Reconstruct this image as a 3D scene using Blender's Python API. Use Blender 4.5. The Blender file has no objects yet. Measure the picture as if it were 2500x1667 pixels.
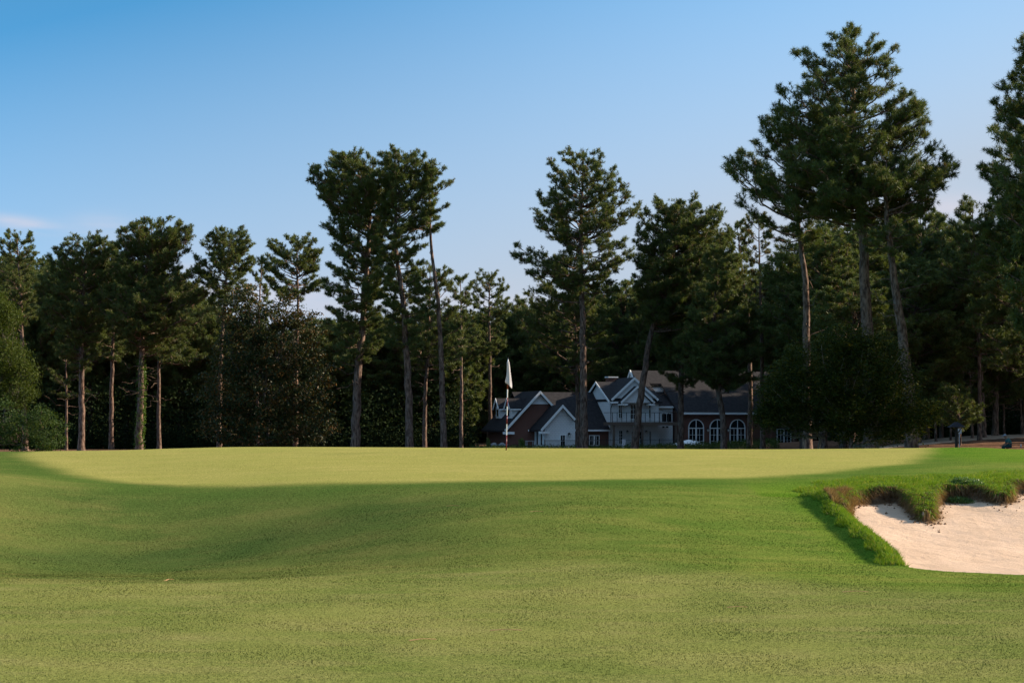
import bpy, math, random
import numpy as np
from mathutils import Vector, Matrix
R = math.radians
# ------------------------------------------------------------------ camera, sky, sun
F, H, EYE = 4861.0, 1035.0, 2.0          # focal length and horizon measured on the 2500 px photograph
scn = bpy.context.scene
col = scn.collection
cam_d = bpy.data.cameras.new('camera'); cam = bpy.data.objects.new('camera', cam_d); col.objects.link(cam)
cam.location = (0, 0, EYE); cam.rotation_euler = (R(90), 0, 0)
cam_d.sensor_width = 36; cam_d.lens = 36 * F / 2500; cam_d.shift_y = (H - 833.5) / 2500
cam_d.clip_end = 6000; cam_d.clip_start = 0.1
scn.camera = cam
SUN_EL, SUN_AZ = R(25), R(15)             # azimuth measured from +X (right of the picture) towards +Y (away)
sdir = Vector((math.cos(SUN_EL) * math.cos(SUN_AZ), math.cos(SUN_EL) * math.sin(SUN_AZ), math.sin(SUN_EL)))
w = bpy.data.worlds.new('World'); scn.world = w; w.use_nodes = True
nt = w.node_tree; nt.nodes.clear()
out = nt.nodes.new('ShaderNodeOutputWorld'); bg = nt.nodes.new('ShaderNodeBackground')
sky = nt.nodes.new('ShaderNodeTexSky'); sky.sky_type = 'NISHITA'; sky.sun_disc = False
sky.sun_elevation = SUN_EL; sky.sun_rotation = R(90) - SUN_AZ
sky.air_density = 1.0; sky.dust_density = 0.3; sky.ozone_density = 6; sky.altitude = 0
tc = nt.nodes.new('ShaderNodeTexCoord')
mp = nt.nodes.new('ShaderNodeMapping'); mp.inputs['Scale'].default_value = (7, 7, 55)
nz = nt.nodes.new('ShaderNodeTexNoise'); nz.inputs['Scale'].default_value = 1.6; nz.inputs['Detail'].default_value = 6
m2 = nt.nodes.new('ShaderNodeMapping'); m2.inputs['Scale'].default_value = (1, .3, 2.5); m2.inputs['Location'].default_value = (0, 0, .2)
nt.links.new(tc.outputs['Generated'], m2.inputs['Vector']); nt.links.new(m2.outputs[0], sky.inputs['Vector'])
nt.links.new(tc.outputs['Generated'], mp.inputs['Vector']); nt.links.new(mp.outputs[0], nz.inputs['Vector'])
def wmath(op, a, b=None, c=None):
    n = nt.nodes.new('ShaderNodeMath'); n.operation = op
    for i, x in enumerate((a, b, c)):
        if x is None: continue
        if isinstance(x, (int, float)): n.inputs[i].default_value = x
        else: nt.links.new(x, n.inputs[i])
    return n.outputs[0]
sp = nt.nodes.new('ShaderNodeSeparateXYZ'); nt.links.new(tc.outputs['Generated'], sp.inputs[0])
def blob(px, py, sx, sz, tilt=0.0):      # a small bank of cloud in a given direction of the sky
    cx, cz = (px - 1250) / F, (H - py) / F
    dx = wmath('DIVIDE', wmath('SUBTRACT', sp.outputs[0], cx), sx)
    dz0 = wmath('SUBTRACT', sp.outputs[2], cz)
    dz = wmath('DIVIDE', wmath('SUBTRACT', dz0, wmath('MULTIPLY', wmath('SUBTRACT', sp.outputs[0], cx), tilt)), sz)
    r2 = wmath('ADD', wmath('MULTIPLY', dx, dx), wmath('MULTIPLY', dz, dz))
    return wmath('EXPONENT', wmath('MULTIPLY', r2, -1.0))
cm = wmath('MULTIPLY', blob(105, 566, .017, .0034, -.14), 2.2)
for b in ((270, 572, .015, .006), (700, 740, .05, .012), (1180, 760, .05, .01), (2310, 520, .02, .006), (2080, 600, .04, .02), (420, 700, .03, .02)):
    cm = wmath('ADD', cm, blob(*b))
cfac = wmath('MULTIPLY', wmath('MULTIPLY', cm, wmath('MULTIPLY_ADD', nz.outputs[0], 2.2, -.55)), .62)
cl = nt.nodes.new('ShaderNodeClamp'); nt.links.new(cfac, cl.inputs[0])
mx = nt.nodes.new('ShaderNodeMixRGB'); mx.inputs[2].default_value = (3.1, 2.9, 3.2, 1)
tn = nt.nodes.new('ShaderNodeMixRGB'); tn.blend_type = 'MULTIPLY'; tn.inputs[0].default_value = 1; tn.inputs[2].default_value = (.85, 1.55, 1.34, 1)
nt.links.new(sky.outputs[0], tn.inputs[1])
hz_f = wmath('ADD', wmath('ADD', .25, wmath('MULTIPLY', sp.outputs[0], 1.35)), wmath('MULTIPLY', wmath('SUBTRACT', .203, sp.outputs[2]), 5.3))
hz_f = wmath('MINIMUM', wmath('MAXIMUM', hz_f, wmath('MINIMUM', wmath('MULTIPLY', wmath('SUBTRACT', sp.outputs[2], .3), 1.5), .5)), .95)
hm = nt.nodes.new('ShaderNodeMixRGB'); hm.inputs[2].default_value = (2.2, 2.52, 2.98, 1)      # pale air low down and towards the sun
nt.links.new(hz_f, hm.inputs[0]); nt.links.new(tn.outputs[0], hm.inputs[1])
nt.links.new(cl.outputs[0], mx.inputs[0]); nt.links.new(hm.outputs[0], mx.inputs[1])
bg.inputs[1].default_value = 0.12
nt.links.new(mx.outputs[0], bg.inputs[0]); nt.links.new(bg.outputs[0], out.inputs[0])
ld = bpy.data.lights.new('sun', 'SUN'); ld.energy = 5.0; ld.angle = R(0.5); ld.color = (1.0, 0.84, 0.64)
lo = bpy.data.objects.new('sun', ld); col.objects.link(lo); lo.rotation_euler = sdir.to_track_quat('Z', 'Y').to_euler()
scn.view_settings.view_transform = 'Standard'; scn.view_settings.look = 'None'
scn.view_settings.exposure = 1.0; scn.view_settings.gamma = 1
cy = scn.cycles; cy.max_bounces = 6; cy.diffuse_bounces = 2; cy.glossy_bounces = 2; cy.transmission_bounces = 4
cy.transparent_max_bounces = 8; cy.use_denoising = False; cy.sample_clamp_indirect = 4
try: scn.render.engine = 'CYCLES'
except Exception: pass
cy.use_denoising = True; cy.denoiser = 'OPENIMAGEDENOISE'; cy.denoising_input_passes = 'RGB_ALBEDO_NORMAL'; cy.denoising_prefilter = 'ACCURATE'

# ------------------------------------------------------------------ helpers
def P(px, py, Y): return np.array([(px - 1250) * Y / F, Y, EYE + (H - py) * Y / F])
def mesh_np(name, V, faces, mat=None, parent=None, smooth=False, attrs=None, tri=None):
    """faces: list of (n,k) integer arrays"""
    me = bpy.data.meshes.new(name)
    V = np.asarray(V, np.float32)
    me.vertices.add(len(V)); me.vertices.foreach_set('co', V.ravel())
    faces = [np.asarray(f, np.int32) for f in faces if len(f)]
    loops = np.concatenate([f.ravel() for f in faces]); tot = np.concatenate([np.full(len(f), f.shape[1], np.int32) for f in faces])
    me.loops.add(len(loops)); me.loops.foreach_set('vertex_index', loops)
    me.polygons.add(len(tot)); st = np.concatenate([[0], np.cumsum(tot)[:-1]]).astype(np.int32)
    me.polygons.foreach_set('loop_start', st)
    try: me.polygons.foreach_set('loop_total', tot)
    except Exception: pass
    if smooth: me.polygons.foreach_set('use_smooth', np.ones(len(tot), bool))
    for k, a in (attrs or {}).items():
        at = me.attributes.new(k, 'FLOAT', 'POINT'); at.data.foreach_set('value', np.asarray(a, np.float32))
    me.update(calc_edges=True); me.validate()
    if mat: me.materials.append(mat)
    o = bpy.data.objects.new(name, me); col.objects.link(o)
    if parent: o.parent = parent
    return o
def tag(o, label=None, cat=None, group=None, kind=None):
    if label: o['label'] = label
    if cat: o['category'] = cat
    if group: o['group'] = group
    if kind: o['kind'] = kind
    return o
def empty(name, loc, rz=0):
    o = bpy.data.objects.new(name, None); col.objects.link(o); o.location = tuple(float(c) for c in loc); o.rotation_euler = (0, 0, rz)
    o.empty_display_size = .3
    return o
class MB:
    def __init__(s): s.v = []; s.f = []
    def add(s, vs, fs):
        n = len(s.v); s.v += [tuple(float(c) for c in v) for v in vs]; s.f += [tuple(i + n for i in f) for f in fs]; return s
    def box(s, a, b):
        x0, y0, z0 = a; x1, y1, z1 = b
        return s.add([(x0,y0,z0),(x1,y0,z0),(x1,y1,z0),(x0,y1,z0),(x0,y0,z1),(x1,y0,z1),(x1,y1,z1),(x0,y1,z1)],
                     [(0,3,2,1),(4,5,6,7),(0,1,5,4),(1,2,6,5),(2,3,7,6),(3,0,4,7)])
    def prism(s, pts, a, b, ax='v'):     # pts (u,z) run along v, or (v,z) run along u
        n = len(pts)
        if ax == 'v': vs = [(p, a, q) for p, q in pts] + [(p, b, q) for p, q in pts]
        elif ax == 'u': vs = [(a, p, q) for p, q in pts] + [(b, p, q) for p, q in pts]
        else: vs = [(p, q, a) for p, q in pts] + [(p, q, b) for p, q in pts]
        return s.add(vs, [tuple(range(n - 1, -1, -1)), tuple(range(n, 2 * n))] + [(i, (i + 1) % n, n + (i + 1) % n, n + i) for i in range(n)])
    def tube(s, pts, rad, n=8, cap=True):
        V, Fc = tube(np.array(pts, float), rad, n)
        s.add(V, [tuple(f) for f in Fc])
        if cap: s.f += [tuple(len(s.v) - len(V) + i for i in range(n - 1, -1, -1)), tuple(len(s.v) - n + i for i in range(n))]
        return s
    def build(s, name, mat=None, parent=None, smooth=False, bevel=0):
        me = bpy.data.meshes.new(name); me.from_pydata(s.v, [], s.f); me.update()
        import bmesh
        bm = bmesh.new(); bm.from_mesh(me); bmesh.ops.recalc_face_normals(bm, faces=bm.faces)
        if bevel: bmesh.ops.bevel(bm, geom=bm.edges[:], offset=bevel, segments=1, affect='EDGES')
        bm.to_mesh(me); bm.free()
        if smooth: me.polygons.foreach_set('use_smooth', np.ones(len(me.polygons), bool))
        if mat: me.materials.append(mat)
        o = bpy.data.objects.new(name, me); col.objects.link(o)
        if parent: o.parent = parent
        return o
def tube(pts, rad, n=8):
    pts = np.asarray(pts, float); m = len(pts)
    rad = np.broadcast_to(np.asarray(rad, float), (m,))
    t = np.gradient(pts, axis=0); t /= np.linalg.norm(t, axis=1, keepdims=True) + 1e-9
    up = np.array([0, 0, 1.0]) if abs(t[0][2]) < .9 else np.array([1.0, 0, 0])
    a = np.cross(t, up); a /= np.linalg.norm(a, axis=1, keepdims=True) + 1e-9
    b = np.cross(t, a)
    th = np.arange(n) * 2 * math.pi / n
    V = pts[:, None, :] + rad[:, None, None] * (np.cos(th)[None, :, None] * a[:, None, :] + np.sin(th)[None, :, None] * b[:, None, :])
    i = np.arange(m - 1)[:, None] * n; j = np.arange(n)[None, :]; k = (j + 1) % n
    Fc = np.stack([i + j, i + k, i + n + k, i + n + j], -1).reshape(-1, 4)
    return V.reshape(-1, 3), Fc
class TubeSet:
    def __init__(s): s.V = []; s.F = []; s.n = 0
    def add(s, pts, rad, n=6):
        V, Fc = tube(pts, rad, n); s.V.append(V); s.F.append(Fc + s.n); s.n += len(V)
    def build(s, name, mat, parent, smooth=True):
        return mesh_np(name, np.concatenate(s.V), [np.concatenate(s.F)], mat, parent, smooth)

# ------------------------------------------------------------------ materials
def mat(name, color=(.5, .5, .5), rough=.8, spec=.3, metal=0):
    m = bpy.data.materials.new(name); m.use_nodes = True
    b = m.node_tree.nodes['Principled BSDF']
    b.inputs['Base Color'].default_value = (*color, 1); b.inputs['Roughness'].default_value = rough
    b.inputs['Specular IOR Level'].default_value = spec; b.inputs['Metallic'].default_value = metal
    return m
class NB:                                # small node helper
    def __init__(s, m): s.m = m; s.t = m.node_tree; s.b = s.t.nodes['Principled BSDF']
    def n(s, typ, **kw):
        n = s.t.nodes.new('ShaderNode' + typ)
        for k, v in kw.items():
            if k.startswith('_'): setattr(n, k[1:], v)
            else:
                key = k.replace('_', ' ')
                if key.isdigit(): key = int(key)
                s.set(n.inputs[key], v)
        return n
    def set(s, inp, v):
        if hasattr(v, 'default_value') or isinstance(v, bpy.types.NodeSocket): s.t.links.new(v, inp)
        elif isinstance(v, tuple) and len(v) == 3 and inp.type == 'RGBA': inp.default_value = (*v, 1)
        else: inp.default_value = v
    def attr(s, name): return s.n('Attribute', _attribute_name=name).outputs['Fac']
    def noise(s, scale, detail=3, rough=.5, vec=None, sc=None):
        c = s.n('TexCoord').outputs['Object'] if vec is None else vec
        if sc: c = s.n('Mapping', Vector=c, Scale=sc).outputs[0]
        return s.n('TexNoise', Vector=c, Scale=float(scale), Detail=float(detail), Roughness=float(rough)).outputs[0]
    def math(s, op, a, b=0.0, c=None, clamp=False):
        n = s.t.nodes.new('ShaderNodeMath'); n.operation = op; n.use_clamp = clamp
        s.set(n.inputs[0], a); s.set(n.inputs[1], b)
        if c is not None: s.set(n.inputs[2], c)
        return n.outputs[0]
    def mix(s, f, a, b, mode='MIX'):
        n = s.t.nodes.new('ShaderNodeMixRGB'); n.blend_type = mode
        s.set(n.inputs[0], f); s.set(n.inputs[1], a); s.set(n.inputs[2], b); return n.outputs[0]
    def ramp(s, v, lo, hi):
        return s.n('MapRange', Value=v, From_Min=float(lo), From_Max=float(hi)).outputs[0]
    def bump(s, h, strength=.5, dist=.02):
        return s.n('Bump', Height=h, Strength=float(strength), Distance=float(dist)).outputs[0]
def M_needles():
    m = mat('pine_needles', rough=.5, spec=.25); q = NB(m); t = q.attr('tint')
    c = q.mix(q.ramp(t, 0, .55), (.050, .082, .027), (.118, .142, .038))
    c = q.mix(q.ramp(t, .62, .9), c, (.125, .100, .028))
    c = q.mix(q.ramp(t, .95, 1.0), c, (.13, .060, .020))
    q.set(q.b.inputs['Base Color'], c)
    tr = q.n('BsdfTranslucent', Color=q.mix(1.0, c, (1.3, 1.35, .7), 'MULTIPLY')); ms = q.n('MixShader', **{'0': .28})
    q.t.links.new(q.b.outputs[0], ms.inputs[1]); q.t.links.new(tr.outputs[0], ms.inputs[2])
    q.t.links.new(ms.outputs[0], q.t.nodes['Material Output'].inputs[0]); return m
def M_leaf(name, a, b, c3=None, rough=.45, spec=.4, trans=.3):
    m = mat(name, rough=rough, spec=spec); q = NB(m); t = q.attr('tint')
    c = q.mix(q.ramp(t, 0, .7), a, b)
    if c3: c = q.mix(q.ramp(t, .72, .9), c, c3)
    q.set(q.b.inputs['Base Color'], c)
    tr = q.n('BsdfTranslucent', Color=q.mix(1.0, c, (1.5, 1.4, .6), 'MULTIPLY')); ms = q.n('MixShader', **{'0': trans})
    q.t.links.new(q.b.outputs[0], ms.inputs[1]); q.t.links.new(tr.outputs[0], ms.inputs[2])
    q.t.links.new(ms.outputs[0], q.t.nodes['Material Output'].inputs[0]); return m
def M_bark(name='bark', a=(.070, .042, .032), b=(.27, .165, .118)):
    m = mat(name, rough=.9, spec=.15); q = NB(m)
    n = q.noise(7, 4, .6, sc=(1, 1, .32)); n2 = q.noise(1.2, 2)
    q.set(q.b.inputs['Base Color'], q.mix(q.ramp(n2, .3, .7), q.mix(q.ramp(n, .4, .6), a, b), q.mix(q.ramp(n, .4, .6), a, (.17, .13, .11))))
    q.set(q.b.inputs['Normal'], q.bump(n, 1.0, .08)); return m
NEEDLE = M_needles(); BARK = M_bark()
BARKG = M_bark('dead_limb_bark', (.11, .09, .08), (.30, .25, .21))
MAGNOLIA = M_leaf('magnolia_leaf', (.018, .030, .011), (.040, .052, .014), (.12, .065, .018), .5, .15, .12)
DOGWOOD = M_leaf('dogwood_leaf', (.020, .034, .010), (.040, .054, .013), (.085, .078, .014), .7, .06, .3)
WILLOW = M_leaf('bright_leaf', (.038, .060, .012), (.070, .092, .018), None, .6, .1, .3)
SHRUB = M_leaf('shrub_leaf', (.022, .042, .016), (.050, .082, .022), (.085, .11, .03), .6, .1, .3)
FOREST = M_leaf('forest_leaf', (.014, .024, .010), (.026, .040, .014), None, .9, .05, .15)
WEED = M_leaf('weed_leaf', (.045, .10, .025), (.11, .19, .05), None, .4, .3, .3)
CONE = M_leaf('conifer_shrub', (.06, .12, .02), (.10, .17, .03), None, .5, .3, .35)

# ------------------------------------------------------------------ terrain
ctrl = []
def cz(X, Y, z): ctrl.append((X, Y, z))
def cp(px, py, Y): p = P(px, py, Y); ctrl.append((p[0], p[1], p[2]))
for X in (-12, -6, 0, 6, 12): cz(X, 6, .05); cz(X, 12, .05)
for px in (0, 500, 1000, 1500, 2000, 2500):
    cz((px - 1250) * 17 / F, 17, .06); cz((px - 1250) * 21 / F, 21, .08)
for px, z in ((-150, .10), (300, .02), (700, .06), (1100, .12), (1500, .15), (1900, .12), (2200, .08), (2600, .06)): cz((px - 1250) * 25 / F, 25, z)
for px, z in ((-250, .10), (50, -.14), (300, -.22), (520, -.16), (750, .04), (1000, .34), (1250, .50), (1550, .50), (1850, .38)): cz((px - 1250) * 30 / F, 30, z)
for px, z in ((-250, .55), (50, .22), (300, .08), (520, .16), (750, .42), (1000, .68), (1250, .80), (1600, .82), (1850, .78)): cz((px - 1250) * 33.3 / F, 33.3, z)
for px, z in ((300, -.08), (700, -.04), (1100, .16), (1500, .26), (1900, .2)): cz((px - 1250) * 27.3 / F, 27.3, z)
for p in ((1975,1205,34.5),(2015,1265,31.5),(2060,1310,29.5),(2100,1345,28),(2150,1368,27.2),(2190,1382,26.6),
          (2320,1395,26.1),(2500,1403,25.8),(2750,1403,25.8),
          # green front edge and its body
          (-250,1150,36),(60,1165,38),(180,1160,41),(300,1180,38.5),(450,1185,37),(700,1182,36.4),(1000,1177,36.2),(1300,1173,36.2),(1700,1168,36.5),(2000,1157,38),(2200,1134,42),(2262,1104,50),
          (50,1108,52),(-150,1107,54),
          (300,1130,45),(600,1130,43),(900,1132,42.5),(1238,1130,42.5),(1600,1128,42.5),(1900,1128,42.5),
          (190,1102,54),(400,1096,53),(560,1091,52),(780,1092,52),(1000,1095,52),(1238,1098.5,47),(1150,1098,52),(1330,1098.5,52),(1450,1095,52),(1600,1097,52),(1800,1103,52),(1950,1102,52),(2100,1099,52),
          (2270,1096,53),(2330,1092,53),(2400,1090,53),(2450,1096,53),(2500,1099,53),(2650,1104,53),
          # turf above the bunker lip
          (2100,1206,34.3),(2200,1198,34.7),(2310,1192,34.9),(2400,1196,34.9),(2500,1178,35.6),(2060,1165,37),(2200,1158,37.2),(2400,1157,37.2),(2500,1133,39),(2650,1130,39),
          (2260,1262,31.9),(2350,1125,44),(2500,1118,45)): cp(*p)
for X in (-60, -30, -14, 0, 14, 30, 60):
    cz(X, 64, .95); cz(X, 78, .1); cz(X, 100, -.5)
for X in (-90, -50, -20, 0, 12):
    for Y in (125, 150, 190, 240, 320): cz(X, Y, -.6)
for X, Y in ((16, 210), (30, 215), (40, 215), (20, 300), (60, 300), (90, 240)): cz(X, Y, -.6)
for X, Y, z in ((14, 125, -.5), (24, 110, -.3), (32, 110, -.3), (24, 125, -.05), (31, 125, .05), (27, 136, .36), (33, 136, .42), (40, 125, .2)): cz(X, Y, z)
for p in ((2150,1092,150),(2280,1078,150),(2400,1074,150),(2500,1073,150),(2280,1070,163),(2400,1062,165),(2500,1060,165),(2150,1092,165),(2700,1058,165)): cp(*p)
for X in (30, 60, 90): cz(X, 195, .4)
for X, Y in ((-40, 20), (-40, 45), (40, 20), (40, 45), (-80, 10), (80, 10), (0, -40), (-80, 60), (80, 60)): cz(X, Y, .3)
C = np.array(ctrl)
def warp(X, Y):                          # near ground gets more weight than far ground
    yy = np.where(Y < 60, Y, 60 + (np.maximum(Y, 60) - 60) * .28)
    s = np.where(Y < 60, 1.0, 60.0 / (60 + (np.maximum(Y, 60) - 60) * .9))
    return np.stack([X * s * .8, yy], -1)
def phi(r): return r ** 2 * np.log(r + 1e-6)
Wc = warp(C[:, 0], C[:, 1]); n = len(C)
D = phi(np.linalg.norm(Wc[:, None] - Wc[None], axis=-1)) + np.eye(n) * .6
A = np.block([[D, np.ones((n, 1)), Wc], [np.ones((1, n)), np.zeros((1, 3))], [Wc.T, np.zeros((2, 3))]])
sol = np.linalg.solve(A, np.concatenate([C[:, 2], np.zeros(3)]))
def T(X, Y):
    X = np.asarray(X, float); Y = np.asarray(Y, float); sh = np.broadcast(X, Y).shape
    X = np.broadcast_to(X, sh).ravel(); Y = np.broadcast_to(Y, sh).ravel(); res = np.empty(len(X))
    Xc = np.clip(X, -95, 95); Yc = np.clip(Y, -40, 320)
    for i in range(0, len(X), 20000):
        W_ = warp(Xc[i:i+20000], Yc[i:i+20000]); d = phi(np.linalg.norm(W_[:, None] - Wc[None], axis=-1))
        res[i:i+20000] = d @ sol[:n] + sol[n] + W_ @ sol[n+1:]
    return res.reshape(sh)
def inside(X, Y, poly):
    r = np.zeros(X.shape, bool); k = len(poly)
    for i in range(k):
        x0, y0 = poly[i][:2]; x1, y1 = poly[(i + 1) % k][:2]
        c = ((y0 > Y) != (y1 > Y)) & (X < (x1 - x0) * (Y - y0) / (y1 - y0 + 1e-12) + x0)
        r ^= c
    return r
def dist(X, Y, poly, closed=True):
    d = np.full(X.shape, 1e9); k = len(poly)
    for i in range(k if closed else k - 1):
        a = np.array(poly[i][:2]); b = np.array(poly[(i + 1) % k][:2]); ab = b - a
        t = np.clip(((X - a[0]) * ab[0] + (Y - a[1]) * ab[1]) / (ab @ ab + 1e-12), 0, 1)
        d = np.minimum(d, np.hypot(X - a[0] - t * ab[0], Y - a[1] - t * ab[1]))
    return d
def smooth_poly(pts, closed=True, it=2):
    p = [np.array(q[:2], float) for q in pts]
    for _ in range(it):
        r = []; k = len(p)
        for i in range(k if closed else k - 1):
            a, b = p[i], p[(i + 1) % k]; r += [a * .75 + b * .25, a * .25 + b * .75]
        p = r
    return p
def pw(px, py, Y): p = P(px, py, Y); return (p[0], p[1])
green_poly = smooth_poly([pw(*a) for a in ((40,1107,54),(70,1120,47),(180,1160,41),(300,1180,38.5),(450,1185,37),(700,1182,36.4),(1000,1177,36.2),(1300,1173,36.2),(1700,1168,36.5),(2000,1157,38),(2130,1146,40),(2200,1132,42),(2245,1115,46),(2268,1100,51),(2275,1096,56))] + [(12, 62), (5, 66), (-6, 66), (-13, 62)])
lip = [(5.40, 33.6), (5.46, 33.0), (5.75, 33.9), (6.05, 34.3), (6.45, 34.45), (6.75, 34.5), (6.74, 33.7), (6.68, 33.0), (6.60, 32.05), (6.70, 31.95), (6.87, 32.6), (7.02, 33.4),
       (7.22, 34.2), (7.5, 34.75), (7.8, 34.7), (8.1, 34.75), (8.25, 34.3), (8.35, 33.9), (8.55, 34.2), (8.75, 35.1), (9.1, 35.4), (9.6, 35.3), (10.4, 34.6), (11.5, 34.3), (13, 33)]
left_edge = [(5.30, 27.0), (5.35, 27.6), (5.37, 28.7), (5.37, 30), (5.38, 31), (5.36, 32), (5.36, 32.8)]
bottom = [(13, 27.5), (10, 26.2), (8, 25.85), (6.63, 25.8), (6.15, 26.0), (5.74, 26.1), (5.46, 26.3), (5.25, 26.55)]
sand_poly = smooth_poly(bottom + left_edge + lip, it=1)
lip_s = smooth_poly(left_edge[-2:] + lip, False, 1)
sc_ = np.array([(p[0], p[1], z) for p, z in
    [((5.7, 33.4), .60), ((6.1, 33.9), .60), ((6.5, 34.1), .61), ((6.62, 31.7), .40), ((7.0, 33.0), .50), ((7.5, 34.3), .62), ((8.2, 34.0), .63), ((8.4, 33.5), .58), ((8.9, 34.8), .73), ((9.4, 34.9), .74), ((10.5, 34.2), .66), ((13, 32), .55),
     ((5.42, 32.4), .50), ((5.42, 31), .37), ((5.42, 29.5), .24), ((5.42, 28), .13), ((5.3, 26.8), .07), ((5.6, 26.3), .04), ((6.15, 26.1), .02), ((6.63, 25.9), .01), ((8, 26), 0), ((10, 26.4), 0), ((13, 27.6), 0),
     ((7, 28), .06), ((9, 28), .03), ((11, 29), .05), ((7, 30.2), .20), ((9, 31), .25), ((11, 31.5), .27)]])
Ds = phi(np.linalg.norm(sc_[:, None, :2] - sc_[None, :, :2], axis=-1)) + np.eye(len(sc_)) * .02
As = np.block([[Ds, np.ones((len(sc_), 1)), sc_[:, :2]], [np.ones((1, len(sc_))), np.zeros((1, 3))], [sc_[:, :2].T, np.zeros((2, 3))]])
sols = np.linalg.solve(As, np.concatenate([sc_[:, 2], np.zeros(3)]))
def S(X, Y):
    q = np.stack([X, Y], -1); d = phi(np.linalg.norm(q[..., None, :] - sc_[:, :2], axis=-1))
    return d @ sols[:-3] + sols[-3] + q @ sols[-2:]
def fbm(X, Y, s, seed=0, octv=3):
    r = np.zeros(np.shape(X)); rg = np.random.default_rng(seed); a = 1.0
    for o in range(octv):
        for k in range(5):
            th, ph = rg.uniform(0, 6.283, 2); f = s * 2 ** o * rg.uniform(.7, 1.3)
            r += a * np.sin((X * math.cos(th) + Y * math.sin(th)) * f + ph) / 5
        a *= .55
    return r
def lines(segs):
    r = []
    for a, b, st in segs: r.append(np.arange(a, b - 1e-6, st))
    return np.concatenate(r)
def grow(a, st, end, g=1.12):
    r = []; x = a
    while abs(x - a) < abs(end - a): r.append(x); x += st; st *= g
    r.append(end); return np.array(r)
gx = np.concatenate([grow(-16, -.3, -3000, 1.10)[::-1], lines([(-15.85, 4.6, .15), (4.6, 10.2, .04), (10.2, 16, .2), (16, 40, .5)]), grow(40, .6, 3000, 1.12)])
gy = np.concatenate([grow(4, -.5, -2000, 1.2)[::-1], lines([(4.3, 25, .25), (25, 26.5, .05), (26.5, 31, .06), (31, 36.6, .035), (36.6, 58, .14), (58, 90, .5), (90, 176, .8)]), grow(176, 1.2, 4500, 1.09)])
GX, GY = np.meshgrid(gx, gy)
TZ = T(GX, GY); far = np.maximum(0, np.hypot(GX, GY - 100) - 300); TZ = TZ - np.clip(far / 900, 0, 1) * 1.0
TZ += fbm(GX, GY, .9, 5) * .010 * np.clip((GY - 8) / 10, 0, 1)
bx = (GX > 4.2) & (GX < 16) & (GY > 24.5) & (GY < 37)
ds = np.full(GX.shape, 1e3); ds[bx] = dist(GX[bx], GY[bx], sand_poly)
ins = np.zeros(GX.shape, bool); ins[bx] = inside(GX[bx], GY[bx], sand_poly)
dl = np.full(GX.shape, 1e3); dl[bx] = dist(GX[bx], GY[bx], lip_s, False)
SZ = np.zeros(GX.shape); SZ[bx] = S(GX[bx], GY[bx]) + fbm(GX[bx], GY[bx], 3.2, 9, 4) * .022 + fbm(GX[bx] * .4 + GY[bx], GY[bx] * .3 - GX[bx], 9, 19, 2) * .006
# the raised roll of turf along the edge of the sand, and the undercut face below the lip
rim = np.clip(1 - np.abs(ds - .20) / .30, 0, 1) ** 1.2 * (~ins) * np.clip((GY - 26.4) / .8, 0, 1) * np.clip((34.5 - GY) / 1.5, .35, 1)
TZ += rim * .13 * (GX < 9)
TZ += np.exp(-((dl - .3) / .35) ** 2) * (~ins) * (fbm(GX, GY, 6, 3) * .035 + .03) * (GY > 32.5)
blend = np.clip(ds / .10, 0, 1) * ins
blend = blend ** .5
GZ = np.where(ins, TZ * (1 - blend) + np.minimum(SZ, TZ + .02) * blend, TZ)
face_m = ins & (ds < .11) & (GY > 31.2)
path_line = [(22.6, 131), (25, 139), (27.5, 144), (30.5, 149), (34, 155), (40, 160), (52, 168)]
dp = dist(GX, GY, path_line, False) if False else None
far_b = (GY > 100) & (GX > 8) & (GX < 80) & (GY < 190)
dpath = np.full(GX.shape, 1e3); dpath[far_b] = dist(GX[far_b], GY[far_b], path_line, False)
pathw = .5 + np.clip((GY - 142) / 14, 0, 1) * 5.0 + fbm(GX, GY, .5, 8) * .5
path_m = dpath < pathw
straw = np.clip((GY + fbm(GX, GY, .12, 4) * 5 - np.where(GX > 18, 112, 140)) / 8, 0, 1)
green_in = inside(GX, GY, green_poly); dg = np.full(GX.shape, 50.0)
gm = (GX > -20) & (GX < 20) & (GY > 30) & (GY < 72); dg[gm] = dist(GX[gm], GY[gm], green_poly); sg = np.where(green_in, dg, -dg)
sgn = sg + fbm(GX, GY, 2.5, 31) * .12; greenf = np.clip(sgn / .9 + .5, 0, 1); greenf = greenf ** 2 * (3 - 2 * greenf)
collar = np.exp(-((sg + .7) / 1.0) ** 2) * (sg < .2)
lush = np.clip(1 - (ds - .1) / .9, 0, 1) * (~ins) * np.clip((GY - 26.2) / .8, 0, 1)
lush = np.maximum(lush, np.clip(1 - (dl - .3) / 2.6, 0, 1) * (GY > 33.5) * (~ins))
lush = np.maximum(lush, .55 * np.clip((GX - 9.3) / 1.5, 0, 1) * np.clip((GY - 38) / 6, 0, 1) * (GY < 60) * (1 - greenf))
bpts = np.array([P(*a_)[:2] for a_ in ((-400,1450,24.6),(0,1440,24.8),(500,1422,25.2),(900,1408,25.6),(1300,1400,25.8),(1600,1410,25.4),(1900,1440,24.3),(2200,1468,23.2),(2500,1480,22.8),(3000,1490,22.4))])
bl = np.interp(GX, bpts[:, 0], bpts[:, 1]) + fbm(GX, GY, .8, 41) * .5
fore = np.clip((bl - GY) / 2.2 + .5, 0, 1); fore = fore ** 2 * (3 - 2 * fore)
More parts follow.
